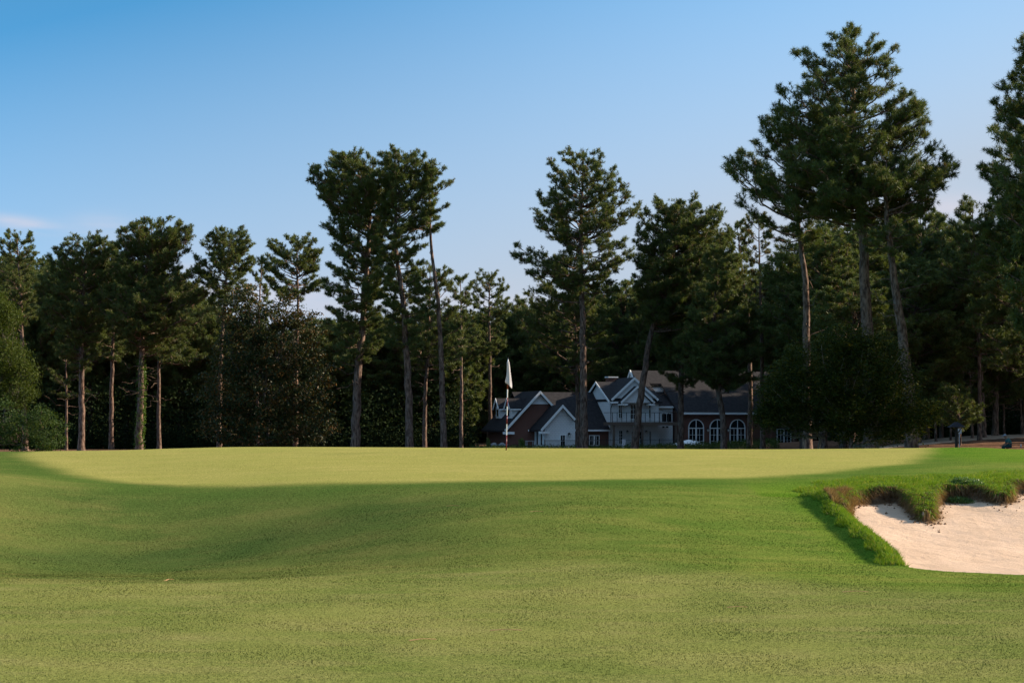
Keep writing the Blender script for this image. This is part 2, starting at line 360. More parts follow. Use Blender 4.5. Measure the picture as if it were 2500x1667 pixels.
dark_green = np.exp(-(((GX + 5.2) / 3.2) ** 2 + ((GY - 31.2) / 1.6) ** 2)) * (1 + .4 * fbm(GX, GY, 1.6, 43)) + .6 * np.exp(-(((GX + .8) / 2.4) ** 2 + ((GY - 32.8) / 1.3) ** 2)) + .7 * np.exp(-(((GX - 1.5) / 3.5) ** 2 + ((GY - 35.3) / .7) ** 2)) + .5 * np.exp(-(((GX + 5) / 2.5) ** 2 + ((GY - 35.5) / 1) ** 2))
dark_green = np.clip(dark_green, 0, 1)  # darker green patches: left hollow, mid slope and below the green edge
dy_, dx_ = np.gradient(GZ, gy, gx)[0], np.gradient(GZ, gy, gx)[1]
NN = np.stack([-dx_, -dy_, np.ones_like(dx_)], -1); NN /= np.linalg.norm(NN, axis=-1, keepdims=True)
nyr, nxc = GX.shape
ii, jj = np.meshgrid(np.arange(nyr - 1), np.arange(nxc - 1), indexing='ij'); base = ii * nxc + jj
quads = np.stack([base, base + 1, base + 1 + nxc, base + nxc], -1).reshape(-1, 4)
def fm(mask): return mask.ravel()[quads].mean(1) >= .5
cls = np.zeros(len(quads), int)
cls[fm((straw > .5))] = 3
cls[fm(green_in & (GY < 62))] = 1
cls[fm(path_m)] = 4
cls[fm(ins)] = 2
def M_turf():
    m = mat('turf', rough=.9, spec=0.0); q = NB(m)
    g, c, l, s = q.attr('greenf'), q.attr('collar'), q.attr('lush'), q.attr('straw')
    n1 = q.noise(28, 5, .7); n2 = q.noise(.35, 3, .5, sc=(1, 1, 1)); n3 = q.noise(1.3, 4, .6, sc=(.6, 1.3, 1)); n4 = q.noise(75, 2, .6)
    grain = q.math('MULTIPLY_ADD', n1, .6, q.math('MULTIPLY', n4, .4))
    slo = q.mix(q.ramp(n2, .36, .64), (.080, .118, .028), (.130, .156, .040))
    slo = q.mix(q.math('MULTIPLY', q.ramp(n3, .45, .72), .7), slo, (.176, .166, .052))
    slo = q.mix(q.math('MULTIPLY', q.attr('dark_green'), .75), slo, (.044, .086, .022))
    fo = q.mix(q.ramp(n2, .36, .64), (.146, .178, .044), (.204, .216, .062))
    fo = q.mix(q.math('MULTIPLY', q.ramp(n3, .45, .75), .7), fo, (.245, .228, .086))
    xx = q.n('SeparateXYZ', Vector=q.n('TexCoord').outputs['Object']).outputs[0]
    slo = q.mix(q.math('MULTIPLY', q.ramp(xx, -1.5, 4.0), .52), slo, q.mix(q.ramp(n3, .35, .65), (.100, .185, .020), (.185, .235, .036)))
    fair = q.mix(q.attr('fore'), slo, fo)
    fair = q.mix(q.math('MULTIPLY', c, .5), fair, (.045, .105, .018))
    lus = q.mix(n3, (.060, .150, .010), (.110, .200, .016))
    fair = q.mix(l, fair, lus)
    put = q.mix(q.ramp(n3, .35, .7), (.255, .250, .066), (.305, .280, .085))
    put = q.mix(q.math('MULTIPLY', q.ramp(n2, .4, .7), .5), put, (.235, .248, .062))
    base = q.mix(g, fair, put)
    grass = q.mix(1.0, base, q.mix(q.ramp(grain, .34, .66), (.38, .41, .38), (1.62, 1.58, 1.62)), 'MULTIPLY')
    st = q.mix(q.ramp(q.noise(2.2, 4, .7), .35, .65), (.075, .040, .026), (.22, .13, .085))
    q.set(q.b.inputs['Base Color'], q.mix(s, grass, st))
    bs = q.mix(g, (1, 1, 1), (.35, .35, .35))
    b = q.n('Bump', Height=grain, Strength=q.math('MULTIPLY_ADD', g, -.45, .8), Distance=.035)
    q.set(q.b.inputs['Normal'], b.outputs[0]); return m
def M_sand():
    m = mat('sand', rough=.95, spec=.1); q = NB(m)
    f = q.attr('facem'); n1 = q.noise(60, 3, .7); n2 = q.noise(2.5, 4, .6, sc=(1, .35, 1)); n3 = q.noise(9, 5, .7)
    c = q.mix(q.ramp(n2, .3, .7), (.50, .355, .25), (.58, .42, .305))
    c = q.mix(q.math('MULTIPLY', q.ramp(n3, .60, .72), .6), c, (.38, .26, .17))
    c = q.mix(q.ramp(n1, .3, .7), c, q.mix(1.0, c, (1.18, 1.18, 1.18), 'MULTIPLY'))
    soil = q.mix(q.ramp(n3, .35, .65), (.09, .050, .026), (.30, .19, .11))
    q.set(q.b.inputs['Base Color'], q.mix(f, c, soil))
    q.set(q.b.inputs['Normal'], q.bump(q.math('ADD', q.math('MULTIPLY', n1, .3), n3), .6, .05)); return m
TURF = M_turf(); SAND = M_sand()
names = {0: ('ground', TURF), 1: ('putting_green', TURF), 2: ('bunker_sand', SAND), 3: ('pine_straw_ground', TURF), 4: ('sand_path', SAND)}
gl = {0: 'mown green fairway turf sloping up to the putting green', 1: 'pale yellow green closely mown putting surface around the flagstick', 2: 'pale pink sand of the bunker under the grass lip',
      3: 'brown pine straw covered ground under the trees', 4: 'pale sandy path crossing the pine straw bank behind the seated man'}
VV = np.stack([GX, GY, GZ], -1).reshape(-1, 3); NF = NN.reshape(-1, 3)
soilm = np.clip(np.maximum(face_m * 1.0, np.clip(1 - ds / .22, 0, 1) * ins * (GY > 31.5)), 0, 1)
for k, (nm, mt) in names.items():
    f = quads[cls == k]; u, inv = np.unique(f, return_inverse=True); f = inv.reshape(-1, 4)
    at = {'fore': fore.ravel()[u], 'dark_green': dark_green.ravel()[u], 'greenf': greenf.ravel()[u], 'collar': collar.ravel()[u], 'lush': lush.ravel()[u], 'straw': straw.ravel()[u]} if mt is TURF else {'facem': soilm.ravel()[u]}
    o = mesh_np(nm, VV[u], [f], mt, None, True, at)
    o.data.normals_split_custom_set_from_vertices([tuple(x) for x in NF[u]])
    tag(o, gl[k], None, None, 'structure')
def ground_z(x, y): return float(T(np.array([x]), np.array([y]))[0])

# ------------------------------------------------------------------ trees
class Leaves:
    def __init__(s): s.c = []; s.a = []; s.t = []
    def add(s, c, a, t): s.c.append(c); s.a.append(a); s.t.append(t)
def rand_dirs(rg, shape):
    v = rg.normal(size=(*shape, 3)); return v / (np.linalg.norm(v, axis=-1, keepdims=True) + 1e-9)
def needles(L, rg, name, parent, count=22, length=.30, width=.030, mt=None):
    c = np.array(L.c); a = np.array(L.a); a /= np.linalg.norm(a, axis=1, keepdims=True) + 1e-9; t = np.array(L.t); m = len(c)
    d = rand_dirs(rg, (m, count)) + a[:, None, :] * .75; d /= np.linalg.norm(d, axis=-1, keepdims=True)
    ln = length * rg.uniform(.75, 1.15, (m, count, 1)) * rg.uniform(.85, 1.15, (m, 1, 1))
    b0 = c[:, None, :] - a[:, None, :] * rg.uniform(0, .22, (m, count, 1))
    tip = b0 + d * ln; tip[..., 2] -= (ln[..., 0] ** 2) * .5
    sd = np.cross(d, rand_dirs(rg, (m, count))); sd /= np.linalg.norm(sd, axis=-1, keepdims=True) + 1e-9
    V = np.stack([b0 - sd * width / 2, b0 + sd * width / 2, tip], 2).reshape(-1, 3)
    Fc = np.arange(len(V)).reshape(-1, 3)
    tt = np.repeat(t, count * 3) + np.repeat(rg.normal(0, .05, m * count), 3)
    return mesh_np(name, V, [Fc], mt or NEEDLE, parent, False, {'tint': tt})
def limb_path(rg, s, e, droop=.0, n=6, kink=.05):
    s = np.array(s); e = np.array(e); ln = np.linalg.norm(e - s); t = np.linspace(0, 1, n)[:, None]
    p = s + (e - s) * t; dz = e[2] - s[2]
    p[:, 2] = s[2] + dz * t[:, 0] ** 1.45 - droop * ln * np.sin(t[:, 0] * math.pi)
    k = rg.normal(0, kink * ln, (n, 3)) * np.sin(t * math.pi); k[:, 2] *= .6
    return p + k
def sample(p, t):
    x = t * (len(p) - 1); i = min(int(x), len(p) - 2); f = x - i
    return p[i] * (1 - f) + p[i + 1] * f, (p[i + 1] - p[i])
def make_pine(name, loc, trunk, r0, prof, seed, gap=.42, fill=1.0, dead=6, tuft=24, nlen=.25, nwid=.034, inner=.3, forks=(), twig=1.0, browned=.0, bottom_thin=.5, dbl=1.0):
    """trunk: local xyz polyline from the base up; prof: list (z, left, right) reach of the crown either side of the trunk, in metres"""
    rg = np.random.default_rng(seed); root = empty(name, loc); gap *= .72
    trunk = np.array(trunk, float); trunk[-1, 2] -= .55; zt = trunk[:, 2]; tb = TubeSet()
    dense = np.linspace(zt[0], zt[-1], 26)
    tp = np.stack([np.interp(dense, zt, trunk[:, 0]), np.interp(dense, zt, trunk[:, 1]), dense], -1)
    for k in (0, 1): tp[:, k] = np.convolve(np.pad(tp[:, k], 1, mode='edge'), [.25, .5, .25], 'valid'); tp[1:-1, k] += rg.normal(0, r0 * .10, 24)
    hh = (dense - zt[0]) / (zt[-1] - zt[0]); rad = r0 * (1 - hh) ** .75 * .95 + .02; rad[0] *= 1.35; rad[1] *= 1.06
    tb.add(tp, rad, 12)
    def at(z): return np.array([np.interp(z, tp[:, 2], tp[:, 0]), np.interp(z, tp[:, 2], tp[:, 1]), z])
    def rat(z): return float(np.interp(z, dense, rad))
    pz = np.array([p[0] for p in prof]); pl = np.array([p[1] for p in prof]); pr = np.array([p[2] for p in prof])
    o = np.argsort(pz); pz, pl, pr = pz[o], pl[o], pr[o]; z0, z1 = pz[0], pz[-1]
    L = Leaves()
    def tuft_at(c, d, bias=0.0):
        L.add(c, np.array(d) / (np.linalg.norm(d) + 1e-9) + np.array([0, 0, .35]), float(np.clip(rg.beta(2, 2.6) + bias + (rg.random() < browned) * .5, 0, 1)))
    def spray(p0, d, ln, r, bias):
        e = p0 + d * ln; q = limb_path(rg, p0, e, -.03, 5, .08); tb.add(q, np.linspace(r, .012, 5), 4)
        k = max(4, int((6 + ln * 7.5) * twig)); rc = .26 + .19 * ln
        for j in range(k):
            c, dd = sample(q, .45 + .54 * rg.random()); off = rand_dirs(rg, (1,))[0] * rc * rg.uniform(.25, 1.0); off[2] = off[2] * .55 + .10
            tuft_at(c + off, dd / (np.linalg.norm(dd) + 1e-9) * .5 + off * 1.4, bias + off[2] * .15)
            if j % 4 == 0: tb.add(np.stack([c, c + off * .5 + [0, 0, -.03], c + off]), [.014, .011, .008], 3)
    ga = rg.uniform(0, 6.28); z = z1 - .25; nl = 0
    while z > z0:
        h = (z - z0) / max(z1 - z0, .1)
        if rg.random() < bottom_thin * .5 * (1 - h) ** 3: z -= gap; continue
        ga += 2.4 + rg.normal(0, .5); c, s = math.cos(ga), math.sin(ga)
        ex = np.interp(z, pz, pr) if c > 0 else np.interp(z, pz, pl)
        ez = (np.interp(z, pz, pr) + np.interp(z, pz, pl)) * .5 * .85 + .2
        ex = max(ex * 1.06, .15)
        reach = 1 / math.sqrt((c / ex) ** 2 + (s / ez) ** 2) * (rg.uniform(.82, 1.0) if rg.random() < .72 * dbl else rg.uniform(.35, .8))
        rise = reach * math.tan(R(5 + 36 * h + rg.uniform(-9, 12)))
        zs = min(max(z - rise, z0 - 1.0 if h > .1 else z0 - .3), zt[-1] - .15); st = at(zs); a0 = at(z)
        end = a0 + np.array([c * reach, s * reach, 0.0])
        lp = limb_path(rg, st, end, .03 if h < .4 else 0, 7, .045)
        ln = np.linalg.norm(end - st); rl = min(.02 + ln * .014, rat(zs) * .8)
        tb.add(lp, np.linspace(rl, .016, 7), 5)
        dirh = (end - st) / ln; side = np.cross(dirh, [0, 0, 1.0]); side /= np.linalg.norm(side) + 1e-9
        ns = max(2, int(ln * 1.45 * fill + .5)); inn = inner * (.45 + .55 * min(1, h * 1.6))
        for k in range(ns):
            t = inn + (1 - inn) * (k + rg.random()) / ns; p0, dd = sample(lp, min(t, .999)); dd = dd / (np.linalg.norm(dd) + 1e-9)
            sg = 1 if rg.random() < .5 else -1
            d = dd * rg.uniform(.4, 1.0) + side * sg * rg.uniform(.4, 1.1) + np.array([0, 0, rg.uniform(-.15, .75)]); d /= np.linalg.norm(d)
            sl = np.clip(ln * rg.uniform(.2, .40) * (1.3 - t * .6), .35, 2.0)
            spray(p0, d, sl, rl * .35 + .006, -.12 * (1 - h) + .12 * (1 - t))
        spray(end - dirh * .1, dirh + np.array([0, 0, .3]), .4, .018, 0)
        z -= gap * rg.uniform(.6, 1.4) / (.7 + .14 * (ex + ez)) * (.62 + .48 * h) * (1 if h < .82 else .62); nl += 1
    for k in range(14): tuft_at(at(zt[-1]) + rg.normal(0, .22, 3) + [0, 0, .15], [0, 0, 1])
    for k in range(4): tuft_at(at(zt[-1]) + rg.normal(0, .12, 3), [0, 0, 1])
    for (za, pts, fr) in forks:
        q = np.array([at(za)] + [np.array(p) for p in pts]); tb.add(q, np.linspace(fr, fr * .35, len(q)), 8)
    for k in range(dead):                # dead stubs and bare limbs on the clear part of the trunk
        zz = rg.uniform(zt[0] + (z0 - zt[0]) * .55, z0 + 1.5); th = rg.uniform(0, 6.28); ln = rg.uniform(.4, 2.6)
        st = at(zz); e = st + np.array([math.cos(th) * ln, math.sin(th) * ln, rg.uniform(-.5, .6) * ln])
        tb.add(limb_path(rg, st, e, rg.uniform(-.1, .15), 6, .09), np.linspace(.035, .012, 6), 5)
    tb.build('trunk', BARK, root)
    needles(L, rg, 'crown', root, tuft, nlen, nwid); print(name, len(L.c))
    return root
def pine_px(label, base, Y, tpath, prof, r0, seed, group=None, name='pine_tree', cat='pine tree', forks=(), **kw):
    """base = (px) of the foot; tpath = [(px,py)...] going up, last = top; prof = [(py, pxleft, pxright)...]"""
    X0 = (base - 1250) * Y / F; z0 = ground_z(X0, Y) - .15
    tp = [(0, 0, 0)]; rg = random.Random(seed)
    for (px, py) in tpath: q = P(px, py, Y); tp.append((q[0] - X0, rg.uniform(-.25, .25), q[2] - z0))
    arr = np.array(tp); pr = []
    for (py, l, r) in prof:
        z = P(0, py, Y)[2] - z0; tx = np.interp(z, arr[:, 2], arr[:, 0]); pr.append((z, max(.1, tx - ((l - 1250) * Y / F - X0)), max(.1, (r - 1250) * Y / F - X0 - tx)))
    fk = [(P(0, a, Y)[2] - z0, [(P(x, y, Y)[0] - X0, dy, P(x, y, Y)[2] - z0) for x, y, dy in pts], fr) for a, pts, fr in forks]
    o = make_pine(name, (X0, Y, z0), tp, r0, pr, seed, forks=fk, **kw)
    return tag(o, label, cat, group)
def copy_tree(o, loc, sc, rz, label, group):
    c = o.copy(); col.objects.link(c); c.location = loc; c.scale = sc; c.rotation_euler = (0, 0, rz); c['label'] = label; c['group'] = group
    for ch in o.children:
        d = ch.copy(); col.objects.link(d); d.parent = c
    return c
G1 = 'tall pines standing in front of the house and the gap beside it'
G2 = 'pines along the front of the left woods'
G3 = 'big pines at the right'
# --- left woods, front row
pine_px('pine at the left picture edge, thin crown of separate clumps with sky between', 62, 195, [(59,1000),(49,700),(40,563)], [(563,25,70),(590,-10,80),(620,-40,92),(655,-60,60),(700,-50,95),(760,-30,90),(800,20,70)], .30, 11, G2, dead=5, fill=.95, gap=.36)
pine_px('dark full crowned pine second from the left, lit limb stubs below', 198, 188, [(200,950),(197,800),(205,680),(218,569)], [(569,190,250),(600,150,268),(640,110,292),(690,100,300),(740,90,290),(790,110,270),(850,130,262),(900,170,240)], .33, 12, G2, dead=12, gap=.25, fill=1.3)
pine_px('pine with green ivy climbing its trunk and a wide spreading crown', 338, 186, [(344,950),(347,780),(356,640),(372,532)], [(532,350,410),(560,285,452),(600,285,460),(640,280,470),(690,290,490),(730,250,520),(780,250,525),(830,300,480),(860,320,420)], .36, 13, G2, dead=14, gap=.21, fill=1.35, browned=.05)
pine_px('round topped pine beside the ivy covered one, dense clear cut crown', 535, 186, [(538,900),(545,760),(563,554)], [(554,545,590),(575,500,600),(610,468,612),(650,470,610),(700,500,612),(745,520,600),(775,520,580)], .26, 14, G2, dead=5, gap=.24, fill=1.3)
pine_px('umbrella shaped pine with bare lower limbs against the sky above the magnolia', 722, 178, [(722,900),(728,740),(724,571)], [(571,700,740),(595,655,775),(630,645,795),(665,645,800),(700,650,790),(730,690,780)], .24, 15, G2, dead=8, gap=.25, fill=1.3, inner=.5)
pine_px('narrow pine squeezed between the round topped and the umbrella shaped pines', 628, 200, [(628,900),(632,760),(640,620)], [(620,620,660),(650,605,672),(700,600,676),(750,600,660)], .2, 16, G2, dead=5, gap=.5, fill=.7)
pine_px('slim pine trunk with crooked dead limbs right of the ivy covered pine', 388, 200, [(388,950),(388,760),(400,640)], [(640,370,430),(690,400,520),(750,400,530),(820,430,525),(880,420,500)], .22, 17, G2, dead=16, gap=.34, fill=1.1, bottom_thin=.3)
pine_px('low crowned dark pine between the second pine and the ivy covered one', 272, 205, [(272,950),(276,800),(280,590)], [(590,262,300),(640,245,310),(720,230,320),(800,215,330),(880,230,330)], .26, 18, G2, dead=8, gap=.26, fill=1.3)
pine_px('thin young pine with a low sparse crown near the dark shrub on the left', 162, 200, [(162,980),(160,880),(158,800)], [(800,150,170),(860,120,215),(930,110,220),(970,130,210)], .14, 19, G2, dead=8, gap=.5, fill=.7)
# --- the group of three tall pines left of the flag
pine_px('left one of the three tall pines by the gap, forked wide crown', 866, 165, [(872,950),(888,750),(897,600),(905,540),(895,470),(870,400),(845,368)],
        [(368,825,880),(395,785,915),(430,765,935),(460,752,960),(500,790,960),(530,790,950),(570,800,940),(610,800,930),(640,795,940),(690,790,950),(740,800,945),(790,780,940),(840,790,930),(885,810,900)], .40, 21, G1, dead=6, gap=.20, fill=1.25, inner=.3,
        forks=[(570, [(925,520,.3),(945,470,.5),(975,430,.6),(1000,400,.5)], .16)])
pine_px('middle one of the three tall pines by the gap, leaning lightly left', 1002, 163, [(997,950),(985,760),(968,620),(965,500),(975,363)],
        [(363,935,1010),(385,925,1040),(420,930,1065),(460,940,1070),(510,930,1065),(560,915,1060),(600,905,1045),(640,930,1030),(700,930,1050),(760,935,1060),(810,940,1050),(850,950,1030)], .34, 22, G1, dead=8, gap=.22, fill=1.4, inner=.3)
pine_px('right one of the three tall pines by the gap, slender with small separate clumps', 1084, 163, [(1080,950),(1070,740),(1052,600),(1048,500),(1050,398)],
        [(398,1030,1070),(430,1045,1100),(460,1030,1112),(500,1030,1090),(540,1020,1085),(565,1030,1070)], .27, 23, G1, dead=8, gap=.34, fill=1.1, inner=.3, bottom_thin=0)
pine_px('small pine whose clumps sit below the slender tall pine', 1036, 172, [(1038,950),(1046,860),(1050,640)], [(640,1020,1075),(670,1000,1100),(720,1010,1130),(790,1000,1140),(850,980,1145),(900,990,1120)], .2, 24, G1, dead=12, gap=.34, fill=1.05, bottom_thin=.2)
pine_px('pine behind the gap with an open crown beside the slender tall pine', 1126, 205, [(1126,950),(1126,800),(1124,672)], [(672,1105,1140),(700,1085,1160),(740,1080,1165),(790,1090,1160),(850,1080,1170)], .2, 25, None, dead=7, gap=.42, fill=.9)
pine_px('distant pine above the flag with a flat topped crown', 1196, 215, [(1196,950),(1195,800),(1194,660)], [(660,1172,1218),(675,1160,1225),(700,1152,1245),(735,1150,1255),(770,1160,1240),(820,1165,1250),(860,1170,1230)], .24, 26, None, dead=7, gap=.36, fill=1)
# --- in front of the house
pine_px('tall straight pine before the white gable, airy pointed crown against the sky', 1426, 163, [(1424,950),(1420,720),(1418,560),(1425,364)],
        [(364,1405,1455),(385,1350,1462),(420,1345,1510),(460,1340,1525),(490,1312,1552),(530,1302,1568),(560,1320,1520),(590,1300,1520),(608,1258,1555),(640,1270,1555),(680,1310,1520),(730,1310,1500)], .35, 31, G1, dead=10, gap=.26, fill=1.0, inner=.35, browned=.05, bottom_thin=.5)
pine_px('thinner dark pine directly behind the tall straight pine', 1411, 172, [(1410,950),(1405,800),(1390,660)], [(660,1350,1420),(700,1300,1450),(760,1275,1470),(830,1270,1500),(890,1300,1500),(930,1330,1480)], .2, 32, G1, dead=10, gap=.34, fill=1.0, bottom_thin=.3)
pine_px('leaning pine in front of the balcony with a broad rounded crown', 1546, 168, [(1565,960),(1580,860),(1598,780),(1620,700),(1648,620),(1655,482)],
        [(482,1610,1700),(505,1590,1745),(540,1570,1770),(580,1550,1790),(620,1545,1800),(660,1545,1800),(710,1550,1800),(760,1570,1790),(800,1600,1760)], .34, 33, G1, dead=5, gap=.20, fill=1.3, inner=.25)
pine_px('straight pine at the left corner of the brick wing, low crown over the roof', 1662, 170, [(1662,950),(1668,800),(1690,640),(1700,540)],
        [(540,1680,1740),(600,1660,1800),(660,1620,1810),(720,1600,1810),(790,1600,1800),(850,1610,1790),(905,1615,1740),(945,1635,1700)], .29, 34, G1, dead=6, gap=.22, fill=1.3, bottom_thin=.1)
pine_px('pine before the arched doors with green boughs hanging over the roof', 1768, 160, [(1764,1010),(1750,930),(1742,850),(1745,740),(1760,600)],
        [(600,1740,1790),(660,1710,1810),(720,1700,1830),(780,1680,1850),(830,1660,1865),(870,1650,1872),(910,1680,1868),(950,1760,1850)], .28, 35, G1, dead=6, gap=.18, fill=1.4, bottom_thin=.0)
pine_px('pine right of the leaning one with the upper crown of medium height', 1830, 182, [(1832,950),(1830,800),(1800,538)], [(538,1775,1815),(580,1750,1835),(640,1760,1840),(700,1770,1850),(760,1780,1860)], .25, 36, None, dead=5, gap=.36)
pine_px('sparse brownish pine between the medium pine and the big right pines', 1862, 175, [(1862,950),(1858,800),(1852,520)], [(520,1832,1870),(560,1815,1890),(620,1812,1895),(680,1820,1890),(740,1820,1880)], .22, 37, None, dead=20, gap=.6, fill=.55, browned=.5)
# --- right giants
pine_px('tallest pine in the photo, huge conical crown right of the house', 2128, 125, [(2124,900),(2113,700),(2102,554),(2085,300),(2078,65)],
        [(65,2060,2105),(85,2025,2108),(112,2008,2150),(140,1950,2200),(175,1945,2202),(205,1955,2190),(235,1905,2215),(262,1890,2245),(300,1860,2248),(335,1870,2270),(370,1880,2275),(400,1870,2325),(440,1860,2320),(470,1880,2280),(510,1890,2270),(550,1920,2200)], .48, 41, G3, dead=8, gap=.25, fill=1.1, nlen=.29, nwid=.028, inner=.3, bottom_thin=.35)
pine_px('big dark pine left of the tallest one, crown bulging out to the left', 1972, 128, [(1970,900),(1966,700),(1950,560),(1925,320)],
        [(320,1880,1960),(350,1860,1980),(375,1800,1990),(410,1782,2000),(440,1772,2010),(480,1800,2010),(510,1815,2000),(560,1860,2000),(620,1880,2000)], .33, 42, G3, dead=6, gap=.27, fill=1.05, nlen=.29, nwid=.028, inner=.42, bottom_thin=.5)
pine_px('big thick trunked pine just right of the tallest one, leaning left', 2226, 122, [(2215,930),(2200,800),(2178,650),(2160,500),(2165,360)],
        [(360,2130,2200),(400,2120,2260),(440,2110,2330),(480,2090,2300),(520,2080,2270),(570,2060,2240),(620,2080,2230)], .44, 43, G3, dead=8, gap=.33, fill=.95, nlen=.29, nwid=.028, inner=.45, bottom_thin=.6)
pine_px('tall dark pine cut by the right picture edge', 2540, 118, [(2535,800),(2530,500),(2520,90)],
        [(90,2505,2545),(147,2494,2590),(190,2480,2600),(214,2422,2620),(265,2425,2640),(293,2440,2640),(344,2416,2650),(376,2402,2660),(435,2402,2670),(467,2424,2680),(520,2400,2700),(580,2390,2700),(660,2400,2690)], .42, 44, G3, dead=6, gap=.2, fill=1.15, nlen=.29, nwid=.028, bottom_thin=.2)
pine_px('shorter pine with a rounded top left of the edge pine', 2392, 150, [(2390,900),(2385,700),(2372,484)], [(484,2355,2395),(510,2335,2440),(550,2320,2470),(600,2310,2480),(660,2300,2480),(730,2310,2480),(800,2320,2460),(860,2330,2450)], .16, 45, G3, dead=8, gap=.3, fill=1.1)
pine_px('brighter green pine seen in the notch beneath the big right pines', 2262, 165, [(2262,900),(2258,700),(2245,502)], [(502,2230,2260),(525,2200,2300),(560,2190,2315),(620,2180,2320),(690,2190,2320),(760,2200,2310),(830,2210,2310)], .26, 46, G3, dead=14, gap=.3, fill=1.05)
pine_px('dark pine behind the edge pine, its crown filling the right border', 2532, 140, [(2530,900),(2490,760),(2460,560)], [(560,2430,2490),(600,2400,2530),(680,2380,2560),(760,2370,2560),(840,2370,2540),(900,2400,2530)], .3, 47, G3, dead=6, gap=.26, fill=1.15)
# --- slim pines standing on the straw bank
for px, wd, Y, top, lab, lo in ((2285,.09,150,860,'slim pine leftmost on the straw bank',990),(2322,.075,152,900,'very thin pine beside the white sign',1000),(2374,.12,155,880,'lit slim pine whose boughs hang to the roofed post',985),
                                (2402,.22,156,760,'thickest trunk on the straw bank, right of the low hanging boughs',900),(2436,.09,160,820,'slim pine above the sandy path left of the seated man',960),(2452,.08,161,800,'slim straight pine just left above the seated man',960),(2496,.09,163,800,'slim pine at the right picture edge behind the bench',950)):
    pine_px(lab, px, Y, [(px-3,980),(px-8,900),(px-10,top)], [(top,px-20,px+10),(top+30,px-50,px+35),(lo-40,px-65,px+45),(lo,px-30,px+20)], wd, int(px), 'slim pines on the straw bank', dead=7, gap=.42, fill=.8)
# low boughs of a young pine by the path
pine_px('young pine with low green boughs spread above the roofed post', 2345, 140, [(2343,1040),(2340,1000),(2335,940)], [(940,2320,2350),(975,2290,2370),(1000,2290,2400),(1025,2300,2415),(1045,2310,2390)], .07, 61, None, dead=3, gap=.2, fill=1.5, tuft=22, bottom_thin=0)

# --- rows of pines behind, copies of four
rg0 = random.Random(5)
variants = []
def generic(seed, h, wd, r):
    pr = [(h, .3, .3), (h * .94, wd * .6, wd * .6), (h * .82, wd, wd * .9), (h * .7, wd * 1.1, wd), (h * .55, wd, wd * 1.1), (h * .42, wd * .8, wd * .9), (h * .30, wd * .7, wd * .6), (h * .16, wd * .5, wd * .5)]
    return make_pine('pine_tree', (0, 0, 0), [(0, 0, -.3), (.1, 0, h * .4), (rg0.uniform(-.4, .4), .2, h * .75), (0, 0, h)], r, pr, seed, gap=.34, fill=1.05, dead=6, tuft=16, nlen=.34, nwid=.05, bottom_thin=.2)
for k, (h, wd, r) in enumerate(((16, 3.8, .24), (18, 4.4, .27), (15, 3.4, .2), (19, 4.8, .3))): variants.append(tag(generic(100 + k, h, wd, r), '', 'pine tree'))
hts = [16, 18, 15, 19]; used = [False] * 4
ANCH = [(-60,'the outermost left edge'),(62,'the thin crowned edge pine'),(162,'the thin young pine'),(198,'the stub limbed pine'),(272,'the low crowned dark pine'),(338,'the ivy covered pine'),(388,'the crooked limbed pine'),
        (462,'the gap between crowns'),(535,'the round topped pine'),(628,'the magnolia top'),(722,'the umbrella shaped pine'),(800,'the right flank of the magnolia'),(866,'the forked tall pine'),(935,'the gap between two tall pines'),(1002,'the middle tall pine'),(1084,'the slender tall pine'),
        (1140,'the open crowned pine'),(1196,'the flat topped pine'),(1240,'the flag'),(1319,'the brick gable'),(1374,'the white gable'),(1426,'the tall straight pine'),(1490,'the chimney'),(1546,'the leaning pine'),(1620,'the balcony end'),(1690,'the parasol'),(1768,'the pine by the arched doors'),
        (1862,'the sparse brownish pine'),(1972,'the pine bulging left'),(2050,'the dogwood'),(2128,'the tallest pine'),(2200,'the leaning thick trunk'),(2262,'the bright notch pine'),(2322,'the white sign'),(2374,'the lit slim pine'),(2402,'the thickest bank trunk'),(2452,'the seated man'),(2496,'the bench'),(2560,'the edge pine')]
seen = {}
def back_pine(px, Y, top, label, group):
    if px < 2600:
        a_ = min(ANCH, key=lambda t: abs(t[0] - px)); row = 'front' if Y < 185 else 'second' if Y < 209 else 'third' if Y < 226 else 'fourth' if Y < 250 else 'fifth' if Y < 275 else 'rearmost'
        side = 'just left of' if px < a_[0] - 10 else 'just right of' if px > a_[0] + 10 else 'straight above'
        lb_ = 'dark pine in the %s row %s %s' % (row, side, a_[1])
        if lb_ in seen: lb_ = lb_.replace('dark pine', 'shorter dark pine' if top > seen[lb_] else 'taller dark pine')
        seen[lb_] = top; label = lb_
    k = rg0.randrange(4); X = (px - 1250) * Y / F; z = ground_z(X, Y) - .2
    h = EYE + (H - top) * Y / F - z; s = h / hts[k]; sx = .55 + .45 * s
    sx *= rg0.uniform(.9, 1.15); rz = rg0.uniform(0, 6.28)
    if not used[k]:
        used[k] = True; o = variants[k]; o.location = (X, Y, z); o.scale = (sx, sx, s); o.rotation_euler = (0, 0, rz); o['label'] = label; o['group'] = group
    else: copy_tree(variants[k], (X, Y, z), (sx, sx, s), rz, label, group)
sky_x = [-200, 0, 100, 300, 480, 560, 700, 780, 900, 1080, 1180, 1260, 1330, 1500, 1700, 1800, 1900, 2100, 2300, 2500, 2700]
sky_y = [600, 600, 600, 610, 690, 745, 770, 760, 740, 730, 740, 700, 690, 660, 640, 620, 640, 600, 560, 560, 560]
